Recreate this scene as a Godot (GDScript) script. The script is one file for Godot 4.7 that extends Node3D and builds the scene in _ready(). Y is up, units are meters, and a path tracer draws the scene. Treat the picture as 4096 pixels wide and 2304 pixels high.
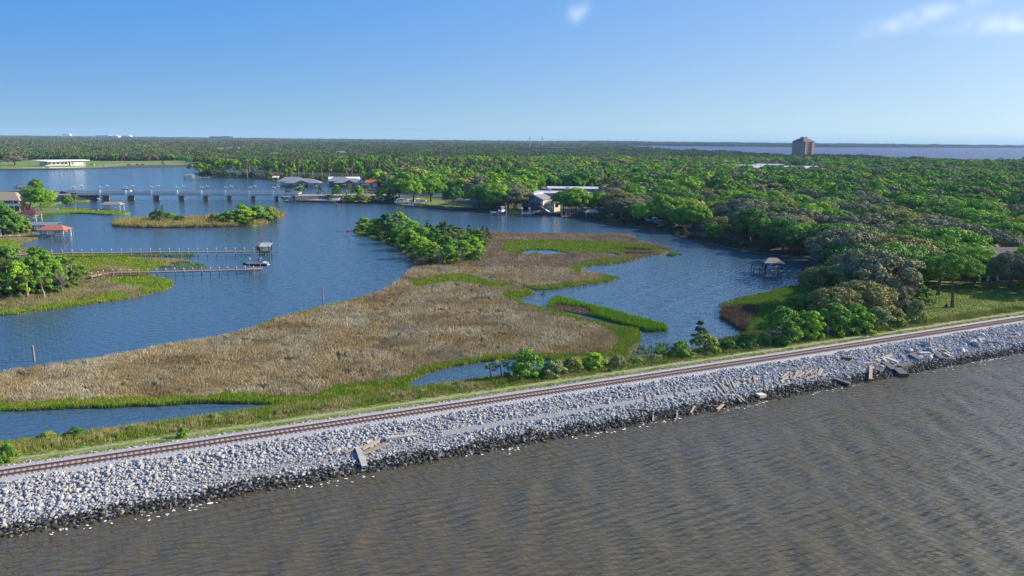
extends Node3D
# A creek mouth seen from above a railway embankment: bay, riprap, track, marsh, bridge, docks and a wooded peninsula.
# Units are metres, y is up, the water lies at y = 0.

class MB:                                            # collects flat-shaded faces for one mesh
	var v := PackedVector3Array()
	var n := PackedVector3Array()
	var c := PackedColorArray()
	var tint := Color.WHITE
	func tri(a: Vector3, b: Vector3, d: Vector3) -> void:            # anticlockwise seen from outside
		var k := (b - a).cross(d - a).normalized()
		v.append(a); v.append(d); v.append(b)
		for i in 3:
			n.append(k)
			c.append(tint)
	func quad(a: Vector3, b: Vector3, d: Vector3, e: Vector3) -> void:
		tri(a, b, d)
		tri(a, d, e)
	func box(at: Vector3, size: Vector3, bas := Basis.IDENTITY) -> void:
		var h := size * 0.5
		var p := []
		for i in 8:
			p.append(at + bas * Vector3(h.x if i & 1 else -h.x, h.y if i & 2 else -h.y, h.z if i & 4 else -h.z))
		quad(p[4], p[5], p[7], p[6])
		quad(p[1], p[0], p[2], p[3])
		quad(p[5], p[1], p[3], p[7])
		quad(p[0], p[4], p[6], p[2])
		quad(p[6], p[7], p[3], p[2])
		quad(p[0], p[1], p[5], p[4])
	func beam(a: Vector3, b: Vector3, w: float, h: float) -> void:   # a bar from a to b
		var d := b - a
		var z := d.normalized()
		var x := (Vector3.UP.cross(z) if absf(z.y) < 0.99 else Vector3.RIGHT).normalized()
		box((a + b) * 0.5, Vector3(w, h, d.length()), Basis(x, z.cross(x), z))
	func tube(a: Vector3, b: Vector3, ra: float, rb: float, k := 6, caps := true) -> void:
		var z := (b - a).normalized()
		var x := (Vector3.UP.cross(z) if absf(z.y) < 0.99 else Vector3.RIGHT).normalized()
		var y := z.cross(x)
		for i in k:
			var t := TAU * i / k
			var u := TAU * (i + 1) / k
			var p := x * cos(t) + y * sin(t)
			var q := x * cos(u) + y * sin(u)
			if rb > 0.001:
				quad(a + p * ra, a + q * ra, b + q * rb, b + p * rb)
				if caps:
					tri(b, b + p * rb, b + q * rb)
			else:
				tri(a + p * ra, a + q * ra, b)
	func prism(poly: PackedVector2Array, y0: float, y1: float) -> void:   # poly in x, z
		var id := Geometry2D.triangulate_polygon(poly)
		for i in range(0, id.size(), 3):
			var p := poly[id[i]]
			var q := poly[id[i + 1]]
			var r := poly[id[i + 2]]
			if (q - p).cross(r - p) > 0:
				var s := q
				q = r
				r = s
			tri(Vector3(p.x, y1, p.y), Vector3(q.x, y1, q.y), Vector3(r.x, y1, r.y))
		var cw := not Geometry2D.is_polygon_clockwise(poly)
		for i in poly.size():
			var p := poly[i]
			var q := poly[(i + 1) % poly.size()]
			if cw:
				quad(Vector3(q.x, y0, q.y), Vector3(p.x, y0, p.y), Vector3(p.x, y1, p.y), Vector3(q.x, y1, q.y))
			else:
				quad(Vector3(p.x, y0, p.y), Vector3(q.x, y0, q.y), Vector3(q.x, y1, q.y), Vector3(p.x, y1, p.y))
	func hip(at: Vector3, w: float, d: float, h: float, ridge: float, eave := 0.18) -> void:   # hip roof, w along x, ridge length along x (ridge = w: gable)
		var a := at + Vector3(-w, 0, d) * 0.5
		var b := at + Vector3(w, 0, d) * 0.5
		var e := at + Vector3(w, 0, -d) * 0.5
		var f := at + Vector3(-w, 0, -d) * 0.5
		var r := at + Vector3(-ridge * 0.5, h, 0)
		var s := at + Vector3(ridge * 0.5, h, 0)
		quad(a, b, s, r)
		quad(e, f, r, s)
		tri(b, e, s)
		tri(f, a, r)
		var o := Vector3(0, -eave, 0)
		quad(a + o, b + o, b, a)
		quad(b + o, e + o, e, b)
		quad(e + o, f + o, f, e)
		quad(f + o, a + o, a, f)
		quad(a + o, f + o, e + o, b + o)
	func done() -> ArrayMesh:
		var a := []
		a.resize(Mesh.ARRAY_MAX)
		a[Mesh.ARRAY_VERTEX] = v
		a[Mesh.ARRAY_NORMAL] = n
		a[Mesh.ARRAY_COLOR] = c
		var m := ArrayMesh.new()
		m.add_surface_from_arrays(Mesh.PRIMITIVE_TRIANGLES, a)
		return m

var rng := RandomNumberGenerator.new()
var noise := FastNoiseLite.new()
var used := {}
var M := {}                                          # materials by name
const U := Vector2(0.89935, -0.43723)                # along the railway
const V := Vector2(-0.43723, -0.89935)               # from the track towards the land
const ORIGIN := Vector2(-66.21, -91.83)

func srgb(r: float, g: float, b: float) -> Color:    # a linear base colour
	return Color(r, g, b).linear_to_srgb()

func mat(called: String, r: float, g: float, b: float, rough := 0.85, metal := 0.0, vertex := false) -> StandardMaterial3D:
	var m := StandardMaterial3D.new()
	m.resource_name = called
	m.albedo_color = srgb(r, g, b)
	m.roughness = rough
	m.metallic = metal
	m.vertex_color_use_as_albedo = vertex
	M[called] = m
	return m

# two-tone noise, laid on from all three sides; size = metres that one tile covers
func mottled(called: String, a: Color, b: Color, size: float, freq := 0.02, rough := 0.9, stretch := Vector3.ONE, bump := 0.0) -> StandardMaterial3D:
	var m := mat(called, 1, 1, 1, rough)
	var f := FastNoiseLite.new()
	f.seed = called.hash() % 9999
	f.frequency = freq
	f.fractal_octaves = 5
	f.fractal_gain = 0.62
	var t := NoiseTexture2D.new()
	t.width = 256
	t.height = 256
	t.seamless = true
	t.noise = f
	var ramp := Gradient.new()
	ramp.set_color(0, a)
	ramp.set_color(1, b)
	ramp.set_offset(0, 0.22)
	ramp.set_offset(1, 0.78)
	t.color_ramp = ramp
	m.albedo_texture = t
	if bump > 0.0:
		m.heightmap_enabled = true
		var h := NoiseTexture2D.new()
		h.width = 256
		h.height = 256
		h.seamless = true
		h.noise = f
		m.heightmap_texture = h
		m.heightmap_scale = bump
	m.uv1_triplanar = true
	m.uv1_world_triplanar = true
	m.uv1_scale = stretch / size
	return m

func leafy(called: String, r: float, g: float, b: float, through := 0.5) -> StandardMaterial3D:
	var m := mat(called, r, g, b, 0.7, 0.0, true)
	m.backlight_enabled = true
	m.backlight = Color(through, through, through)
	m.metallic_specular = 0.3
	return m

func numbered(called: String) -> String:
	used[called] = used.get(called, -1) + 1
	return called if used[called] == 0 else "%s_%03d" % [called, used[called]]

func tag(o: Node3D, label: String, category: String, group := "", kind := "") -> Node3D:
	if label:
		o.set_meta("label", label)
	if category:
		o.set_meta("category", category)
	if group:
		o.set_meta("group", group)
	if kind:
		o.set_meta("kind", kind)
	return o

func thing(called: String, label: String, category: String, at := Vector3.ZERO, turn := 0.0, group := "") -> Node3D:
	var o := Node3D.new()
	o.name = numbered(called)
	add_child(o)
	o.position = at
	o.rotation.y = turn
	return tag(o, label, category, group)

# a thing whose own x axis runs from a to b (its front faces the side of the viewer when a is on the left)
func along(called: String, label: String, category: String, a: Vector3, b: Vector3, group := "") -> Node3D:
	return thing(called, label, category, a, atan2(-(b.z - a.z), b.x - a.x), group)

func put(called: String, mesh: Mesh, m: Material, parent: Node3D = null, at := Vector3.ZERO) -> MeshInstance3D:
	var o := MeshInstance3D.new()
	o.mesh = mesh
	o.material_override = m
	o.position = at
	if parent:
		o.name = called
		parent.add_child(o, true)
	else:
		o.name = numbered(called)
		add_child(o)
	return o

func struct(called: String, mesh: Mesh, m: Material) -> MeshInstance3D:
	var o := put(called, mesh, m)
	o.set_meta("kind", "structure")
	return o

func boxes(called: String, m: Material, parent: Node3D, list: Array) -> void:      # each [centre, size] one part
	for q in list:
		var k := MB.new()
		k.box(q[0], q[1])
		put(called, k.done(), m, parent)

func many(called: String, mesh: Mesh, m: Material, where: Array, tints: Array = [], parent: Node3D = null) -> MultiMeshInstance3D:
	var mm := MultiMesh.new()
	mm.transform_format = MultiMesh.TRANSFORM_3D
	mm.use_colors = not tints.is_empty()
	mm.mesh = mesh
	mm.instance_count = where.size()
	for i in where.size():
		mm.set_instance_transform(i, where[i])
		if not tints.is_empty():
			mm.set_instance_color(i, tints[i])
	var o := MultiMeshInstance3D.new()
	o.multimesh = mm
	o.material_override = m
	if parent:
		o.name = called
		parent.add_child(o, true)
	else:
		o.name = numbered(called)
		add_child(o)
	o.set_meta("kind", "stuff")
	return o

func flat(list: Array) -> PackedVector2Array:
	var p := PackedVector2Array()
	for i in range(0, list.size(), 2):
		p.append(Vector2(list[i], list[i + 1]))
	return p

# a smoother, slightly ragged outline through the given corners
func shore(list: Array, step := 4.0, rag := 0.6, closed := true) -> PackedVector2Array:
	var p := flat(list)
	var out := PackedVector2Array()
	var k := p.size()
	for i in (k if closed else k - 1):
		var a := p[(i + k - 1) % k] if closed or i > 0 else p[i]
		var b := p[i]
		var c := p[(i + 1) % k]
		var d := p[(i + 2) % k] if closed or i + 2 < k else c
		var s := clampi(int(b.distance_to(c) / step), 1, 24)
		for j in s:
			var q := b.cubic_interpolate(c, a, d, float(j) / s) if b.distance_to(c) < 60.0 and a.distance_to(b) < 90.0 and c.distance_to(d) < 90.0 else b.lerp(c, float(j) / s)
			out.append(q + Vector2(noise.get_noise_2d(q.x * 9.0, q.y * 9.0), noise.get_noise_2d(q.y * 9.0 + 77.0, q.x * 9.0)) * rag * 2.0)
	if not closed:
		out.append(p[k - 1])
	return out

func inside(p: Vector2, polys: Array) -> bool:
	for q in polys:
		if Geometry2D.is_point_in_polygon(p, q):
			return true
	return false

func near_line(p: Vector2, line: PackedVector2Array, closed := false) -> float:
	var best := 1e9
	for i in (line.size() if closed else line.size() - 1):
		best = minf(best, Geometry2D.get_closest_point_to_segment(p, line[i], line[(i + 1) % line.size()]).distance_squared_to(p))
	return sqrt(best)

func bank(s: float, v: float, y := 0.0) -> Vector3:      # a point of the embankment: s along the track, v across it
	v -= 0.72 * sin(clampf(s / 217.0, 0.0, 1.0) * PI)
	var p := ORIGIN + U * s + V * v
	return Vector3(p.x, y, p.y)

const PROFILE := [[-18.0, -1.6], [-13.9, -0.15], [-11.0, 0.45], [-8.6, 1.1], [-7.4, 1.25], [-6.2, 1.45], [-3.0, 2.3], [-2.4, 2.46], [2.2, 2.46], [3.6, 2.1], [5.0, 1.92], [8.0, 1.75], [11.0, 1.3], [14.5, 0.7], [17.0, 0.1], [19.0, -0.7]]
func bank_height(v: float) -> float:
	for i in range(1, PROFILE.size()):
		if v < PROFILE[i][0]:
			return lerpf(PROFILE[i - 1][1], PROFILE[i][1], clampf((v - PROFILE[i - 1][0]) / (PROFILE[i][0] - PROFILE[i - 1][0]), 0.0, 1.0))
	return -0.7

# ------------------------------------------------------------------ plants

# leaves: many small faces on the shells of lobes that fill the crown; r = half sizes, y from 0 (bottom of crown) to 2 * r.y
func crown(seed_at: int, r: Vector3, lobes: int, leaves: int, leaf: float, style := "dome", lobe := 1.0) -> ArrayMesh:
	var g := RandomNumberGenerator.new()
	g.seed = seed_at
	var k := MB.new()
	for i in lobes:
		var t := g.randf() * TAU
		var up := g.randf()
		var at: Vector3
		var lr: float
		if style == "dome":
			var y := lerpf(-0.72, 1.0, pow(up, 0.8))
			var q := sqrt(maxf(0.0, 1.0 - y * y)) * g.randf_range(0.55, 0.92)
			at = Vector3(cos(t) * q * r.x, r.y * (0.75 + y * 0.72 * g.randf_range(0.75, 1.0)), sin(t) * q * r.z)
			lr = g.randf_range(0.2, 0.34) * (r.x + r.z) * 0.5 * lobe
		elif style == "cone":
			var q := (1.0 - up) * g.randf_range(0.35, 0.8)
			at = Vector3(cos(t) * q * r.x, r.y * 1.8 * up + r.y * 0.1, sin(t) * q * r.z)
			lr = g.randf_range(0.22, 0.36) * r.x * (1.15 - up * 0.7)
		elif style == "pine":
			var q := g.randf_range(0.2, 0.9) * (1.0 - 0.4 * up)
			at = Vector3(cos(t) * q * r.x, r.y * 2.0 * up, sin(t) * q * r.z)
			lr = g.randf_range(0.2, 0.36) * r.x
		else:                                        # "shrub": down to the ground
			var q := sqrt(1.0 - up * up) * g.randf_range(0.35, 0.9)
			at = Vector3(cos(t) * q * r.x, r.y * (0.15 + 1.45 * up), sin(t) * q * r.z)
			lr = g.randf_range(0.22, 0.38) * (r.x + r.z) * 0.5 * lobe
		var out := Vector3(at.x, (at.y - r.y * 0.5) * 1.3, at.z).normalized()
		var flat_y := g.randf_range(0.5, 0.85)
		var shade := g.randf_range(0.74, 1.26)
		var warm := g.randf_range(-0.12, 0.14)
		for j in leaves:
			var d := Vector3(g.randfn(), g.randfn(), g.randfn()).normalized()
			if d.dot(out) < -0.25:
				d = -d
			if d.y < -0.45:
				d.y = -d.y
			var p := at + Vector3(d.x, d.y * flat_y, d.z) * lr * g.randf_range(0.72, 1.08)
			var w := (d + Vector3(g.randf_range(-0.7, 0.7), g.randf_range(-0.5, 0.7), g.randf_range(-0.7, 0.7))).normalized()
			var x := w.cross(Vector3(g.randfn(), g.randfn(), g.randfn())).normalized()
			var y := w.cross(x)
			var s := leaf * g.randf_range(0.6, 1.35)
			var l := shade * g.randf_range(0.78, 1.24)
			k.tint = Color(l * (1.0 + warm), l, l * (1.0 - warm * 0.6))
			var fold := w * s * 0.18
			k.tri(p - x * s * 0.6 - fold, p - y * s * 0.36, p + y * s * 0.36)
			k.tri(p - y * s * 0.36, p + x * s * 0.6 - fold, p + y * s * 0.36)
	return k.done()

func trunk_mesh(seed_at: int, h: float, r0: float, spread: float, limbs := 5, low := 0.45) -> ArrayMesh:
	var g := RandomNumberGenerator.new()
	g.seed = seed_at
	var k := MB.new()
	var p := Vector3.ZERO
	var lean := Vector3(g.randf_range(-0.07, 0.07), 0, g.randf_range(-0.07, 0.07))
	var last := r0
	for i in 4:
		var q := p + Vector3(lean.x * h * 0.25, h * 0.25, lean.z * h * 0.25) + Vector3(g.randf_range(-0.1, 0.1), 0, g.randf_range(-0.1, 0.1))
		k.tube(p - Vector3(0, 0.25 if i == 0 else 0.0, 0), q, last * (1.35 if i == 0 else 1.0), last * 0.8, 6, i == 3)
		last *= 0.8
		p = q
	for i in limbs:
		var t := TAU * (i + g.randf_range(-0.3, 0.3)) / limbs
		var a := Vector3(lean.x * h * low, h * g.randf_range(low, 0.8), lean.z * h * low)
		var b := a + Vector3(cos(t) * spread, h * g.randf_range(0.12, 0.32), sin(t) * spread)
		var mid := a.lerp(b, 0.5) + Vector3(0, -h * 0.03, 0)
		k.tube(a, mid, r0 * 0.5, r0 * 0.33, 5, false)
		k.tube(mid, b, r0 * 0.33, r0 * 0.1, 5, false)
	return k.done()

func twigs(seed_at: int, r: Vector3, count: int) -> ArrayMesh:          # bare grey branches
	var g := RandomNumberGenerator.new()
	g.seed = seed_at
	var k := MB.new()
	for i in count:
		var t := g.randf() * TAU
		var q := sqrt(g.randf())
		var a := Vector3(cos(t) * q * r.x * 0.2, r.y * g.randf_range(0.0, 0.9), sin(t) * q * r.z * 0.2)
		var b := Vector3(cos(t) * q * r.x, r.y * (g.randf_range(0.6, 2.0)), sin(t) * q * r.z)
		k.tint = Color.WHITE * g.randf_range(0.7, 1.2)
		k.tube(a, b, 0.05, 0.012, 3, false)
		for j in 4:
			var c := a.lerp(b, g.randf_range(0.35, 0.9))
			k.tube(c, c + Vector3(g.randfn() * 0.3, g.randf_range(0.1, 0.7), g.randfn() * 0.3) * r.x * 0.5, 0.025, 0.008, 3, false)
	return k.done()

func palm_crown(seed_at: int, r: float) -> ArrayMesh:                   # fan fronds round the head of a cabbage palm
	var g := RandomNumberGenerator.new()
	g.seed = seed_at
	var k := MB.new()
	for i in 34:
		var t := g.randf() * TAU
		var rise := g.randf_range(-0.75, 1.25)
		var d := Vector3(cos(t), rise, sin(t)).normalized()
		var side := d.cross(Vector3.UP).normalized()
		var up := side.cross(d)
		var hub := d * r * g.randf_range(0.4, 0.58)
		k.tint = Color.WHITE * g.randf_range(0.72, 1.3) * Color(1.0 + g.randf_range(-0.05, 0.2), 1, 1)
		k.tube(Vector3.ZERO, hub, 0.03, 0.02, 3, false)
		for j in 9:
			var a := (j - 4.0) * 0.3
			var e := (d * cos(a) + side * sin(a)).normalized()
			var tip := hub + e * r * g.randf_range(0.42, 0.55) - Vector3(0, r * 0.1 * g.randf_range(0.5, 1.6), 0)
			var w := up.cross(e).normalized() * r * 0.045
			k.tri(hub - w, hub + w + up * 0.02, tip)
	return k.done()

func tuft(seed_at: int, blades: int, h: float, spread: float, w: float) -> ArrayMesh:
	var g := RandomNumberGenerator.new()
	g.seed = seed_at
	var k := MB.new()
	for i in blades:
		var t := g.randf() * TAU
		var q := sqrt(g.randf()) * spread
		var a := Vector3(cos(t) * q, -0.05, sin(t) * q)
		var f := g.randf() * TAU
		var s := Vector3(cos(f), 0, sin(f)) * w * g.randf_range(0.6, 1.3)
		var tip := a + Vector3(g.randfn() * 0.16 * h, h * g.randf_range(0.6, 1.1), g.randfn() * 0.16 * h)
		k.tint = Color.WHITE * g.randf_range(0.7, 1.3)
		k.tri(a - s, a + s, tip)
	return k.done()

func rock(seed_at: int, fine := false) -> ArrayMesh:
	var g := RandomNumberGenerator.new()
	g.seed = seed_at
	var f := [[Vector3.RIGHT, Vector3.UP, Vector3.BACK], [Vector3.UP, Vector3.LEFT, Vector3.BACK], [Vector3.LEFT, Vector3.DOWN, Vector3.BACK], [Vector3.DOWN, Vector3.RIGHT, Vector3.BACK],
		[Vector3.UP, Vector3.RIGHT, Vector3.FORWARD], [Vector3.LEFT, Vector3.UP, Vector3.FORWARD], [Vector3.DOWN, Vector3.LEFT, Vector3.FORWARD], [Vector3.RIGHT, Vector3.DOWN, Vector3.FORWARD]]
	for step in (2 if fine else 1):
		var finer := []
		for t in f:
			var a: Vector3 = ((t[0] + t[1]) as Vector3).normalized()
			var b: Vector3 = ((t[1] + t[2]) as Vector3).normalized()
			var c: Vector3 = ((t[2] + t[0]) as Vector3).normalized()
			finer.append_array([[t[0], a, c], [a, t[1], b], [c, b, t[2]], [a, b, c]])
		f = finer
	var cuts := []
	for i in 7:
		cuts.append([Vector3(g.randfn(), g.randfn(), g.randfn()).normalized(), g.randf_range(0.55, 0.85)])
	var shift := {}
	var k := MB.new()
	for t in f:
		var q := []
		for p in t:
			var key := Vector3i((p * 1000.0).round())
			if not shift.has(key):
				var s: Vector3 = p * g.randf_range(0.86, 1.1)
				for c in cuts:
					var over: float = s.dot(c[0]) - c[1]
					if over > 0.0:
						s -= c[0] * over
				shift[key] = s
			q.append(shift[key])
		k.tri(q[0], q[1], q[2])
	return k.done()

# ------------------------------------------------------------------ air, light, water and land

const SUN := Vector3(0.93, 0.49, -0.24)

func sky_image() -> Image:
	var im := Image.create(1024, 512, false, Image.FORMAT_RGBF)
	var sun := SUN.normalized()
	var f := FastNoiseLite.new()
	f.seed = 5
	f.frequency = 1.0
	f.fractal_octaves = 5
	var wisps := [[4.6, 8.9, 0.7, 0.6, 0.5], [27.0, 7.8, 3.0, 0.5, 0.22], [31.5, 7.2, 2.2, 0.5, 0.0], [34.0, 6.9, 5.0, 0.22, 0.02], [48.0, 9.0, 6.0, 0.8, 0.1], [-70.0, 14.0, 7.0, 1.0, 0.1], [120.0, 12.0, 8.0, 1.0, -0.1], [190.0, 16.0, 9.0, 1.2, 0.1]]
	for j in 512:
		var el := (0.5 - (j + 0.5) / 512.0) * PI
		var y := sin(el)
		for i in 1024:
			var az := (i + 0.5) / 1024.0 * TAU
			var d := Vector3(sin(az) * cos(el), y, -cos(az) * cos(el))
			var e := maxf(y, 0.0)
			var t := 1.0 - exp(-e * 10.0)
			var c := Vector3(0.165, 0.30, 0.40).lerp(Vector3(0.006, 0.150, 0.47), t)           # haze at the horizon, blue above
			c = c.lerp(Vector3(0.022, 0.13, 0.42), clampf((e - 0.15) / 0.85, 0.0, 1.0))
			var m := maxf(d.dot(sun), 0.0)
			var low := exp(-e * 3.5)
			var k3 := pow(0.5 + 0.5 * d.dot(sun), 3.0)
			c += Vector3(1.0, 0.95, 0.62) * (0.40 * k3 * low + 0.04 * k3) + Vector3(1.0, 0.9, 0.7) * (1.2 * pow(m, 10.0) + 0.6 * pow(m, 60.0))
			for k in wisps:                                                                   # a few thin wisps of cloud
				var x := wrapf(rad_to_deg(az) - k[0], -180.0, 180.0)
				var h: float = rad_to_deg(el) - k[1] - x * k[4]
				var q: float = pow(x / k[2], 2.0) + pow(h / k[3], 2.0)
				if q < 4.0:
					var w := f.get_noise_3d(x * 0.35 * 6.0 / k[2], h * 1.5 / k[3], k[0])
					c = c.lerp(Vector3(0.66, 0.72, 0.76), clampf(exp(-q * 1.6) * (0.5 + w * 1.4), 0.0, 0.34))
			im.set_pixel(i, j, Color(c.x, c.y, c.z))
	return im

# tile of wind waves: sines whose wave numbers fit the tile, crests lying mostly across the wind
func waves(side: int, wind: float, lo: float, hi: float, count: int, steep: float, seed_at: int) -> Image:
	var g := RandomNumberGenerator.new()
	g.seed = seed_at
	var hx := PackedFloat32Array()
	var hy := PackedFloat32Array()
	hx.resize(side * side)
	hy.resize(side * side)
	for w in count:
		var k := lo * pow(hi / lo, (w + g.randf()) / count)
		var a := wind + g.randfn() * 0.55
		var kx := roundi(cos(a) * k)
		var ky := roundi(sin(a) * k)
		var size := steep / sqrt(count) * g.randf_range(0.6, 1.4)
		var n := maxf(1.0, sqrt(kx * kx + ky * ky))
		var fx := size * kx / n
		var fy := size * ky / n
		var cx := PackedFloat32Array()
		var sx := PackedFloat32Array()
		var phase := g.randf() * TAU
		for i in side:
			cx.append(cos(TAU * kx * i / side + phase))
			sx.append(sin(TAU * kx * i / side + phase))
		for j in side:
			var cy := cos(TAU * ky * j / side)
			var sy := sin(TAU * ky * j / side)
			var at := j * side
			for i in side:
				var s := sx[i] * cy + cx[i] * sy
				hx[at + i] += fx * s
				hy[at + i] += fy * s
	var im := Image.create(side, side, false, Image.FORMAT_RGB8)
	for j in side:
		for i in side:
			var q := Vector3(hx[j * side + i], hy[j * side + i], 1.0).normalized() * 0.5
			im.set_pixel(i, j, Color(q.x + 0.5, q.y + 0.5, q.z + 0.5))
	return im

func water_mat(called: String, r: float, g: float, b: float, rough: float, im: Image, strength: float) -> StandardMaterial3D:
	var m := mat(called, r, g, b, rough)
	m.normal_enabled = true
	m.normal_texture = ImageTexture.create_from_image(im)
	m.normal_scale = strength
	return m

func sheet(corners: Array, y: float, tile: float, turn := 0.0) -> ArrayMesh:            # a flat quad with UVs in tiles
	var a := []
	a.resize(Mesh.ARRAY_MAX)
	var v := PackedVector3Array()
	var uv := PackedVector2Array()
	for p in flat(corners):
		v.append(Vector3(p.x, y, p.y))
		uv.append(p.rotated(turn) / tile)
	a[Mesh.ARRAY_VERTEX] = v
	a[Mesh.ARRAY_TEX_UV] = uv
	a[Mesh.ARRAY_NORMAL] = PackedVector3Array([Vector3.UP, Vector3.UP, Vector3.UP, Vector3.UP])
	a[Mesh.ARRAY_INDEX] = PackedInt32Array([0, 1, 2, 0, 2, 3])
	var m := ArrayMesh.new()
	m.add_surface_from_arrays(Mesh.PRIMITIVE_TRIANGLES, a)
	return m

func bay_mesh() -> ArrayMesh:                       # the bay with its swell; finer ripples are in the material
	var ns := 420
	var nv := 170
	var g := RandomNumberGenerator.new()
	g.seed = 31
	var set_of := []
	for i in 16:
		var l := 1.7 * pow(4.6, i / 15.0)
		var a := deg_to_rad(-27.0) + g.randfn() * 0.6              # direction of travel, in x and z
		set_of.append([cos(a) * TAU / l, sin(a) * TAU / l, g.randf() * TAU, (0.0070 if l < 3.0 else 0.0046) * l * g.randf_range(0.3, 1.4)])
	var v := PackedVector3Array()
	var uv := PackedVector2Array()
	var id := PackedInt32Array()
	for j in nv + 1:
		var t := float(j) / nv
		var off := -12.6 - 105.0 * (0.35 * t + 0.65 * t * t)
		for i in ns + 1:
			var s := -70.0 + 340.0 * i / ns
			var p := bank(s, off)
			var y := 0.0
			var calm := clampf((-off - 12.0) / 16.0, 0.25, 1.0)
			for w in set_of:
				var q: float = sin(w[0] * p.x + w[1] * p.z + w[2] + 0.6 * sin(p.z * 0.11 + p.x * 0.05))
				y += w[3] * (q * 0.7 + 0.3 * q * absf(q))
			v.append(Vector3(p.x, y * calm, p.z))
			uv.append(Vector2(p.x, p.z) / 17.0)
			if i < ns and j < nv:
				var at := j * (ns + 1) + i
				id.append_array([at, at + 1, at + ns + 1, at + 1, at + ns + 2, at + ns + 1])
	var a := []
	a.resize(Mesh.ARRAY_MAX)
	a[Mesh.ARRAY_VERTEX] = v
	a[Mesh.ARRAY_TEX_UV] = uv
	a[Mesh.ARRAY_INDEX] = id
	var m := ArrayMesh.new()
	m.add_surface_from_arrays(Mesh.PRIMITIVE_TRIANGLES, a)
	var st := SurfaceTool.new()
	st.create_from(m, 0)
	st.generate_normals()
	st.generate_tangents()
	return st.commit()

func land(called: String, outline: PackedVector2Array, top: float, m: Material) -> MeshInstance3D:
	var k := MB.new()
	k.prism(outline, -1.0, top)
	return struct(called, k.done(), m)

func strip(v0: float, v1: float, s0: float, s1: float, lift: float, ragged := 0.0) -> ArrayMesh:   # a band along the embankment
	var k := MB.new()
	var cuts := [v0]
	for q in PROFILE:
		if q[0] > v0 + 0.05 and q[0] < v1 - 0.05:
			cuts.append(q[0])
	cuts.append(v1)
	var step := 3.0 if ragged > 0.0 else 6.0
	for i in int((s1 - s0) / step):
		var s := s0 + i * step
		for j in cuts.size() - 1:
			var p := []
			for q in [[s, cuts[j]], [s + step, cuts[j]], [s + step, cuts[j + 1]], [s, cuts[j + 1]]]:
				var w: float = q[1]
				if ragged > 0.0 and (w == v0 or w == v1):
					w += noise.get_noise_2d(q[0] * 6.0, w * 40.0) * ragged
				p.append(bank(q[0], w, bank_height(q[1]) + lift))
			k.quad(p[0], p[1], p[2], p[3])
	return k.done()

# ------------------------------------------------------------------ planting

const SIZE_OF := {"oak": [14.6, 11.0], "grey": [14.0, 11.2], "pine": [7.0, 19.0], "palm": [3.9, 8.0], "shrub": [4.4, 3.0], "bush": [7.0, 6.2], "cedar": [4.4, 6.4], "bare": [4.0, 4.0], "palmetto": [3.2, 2.0], "tall": [13.0, 17.0]}
var crowns := {}                                     # kind -> meshes
var trunks := {}
var tints := {}                                      # kind -> materials

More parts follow.
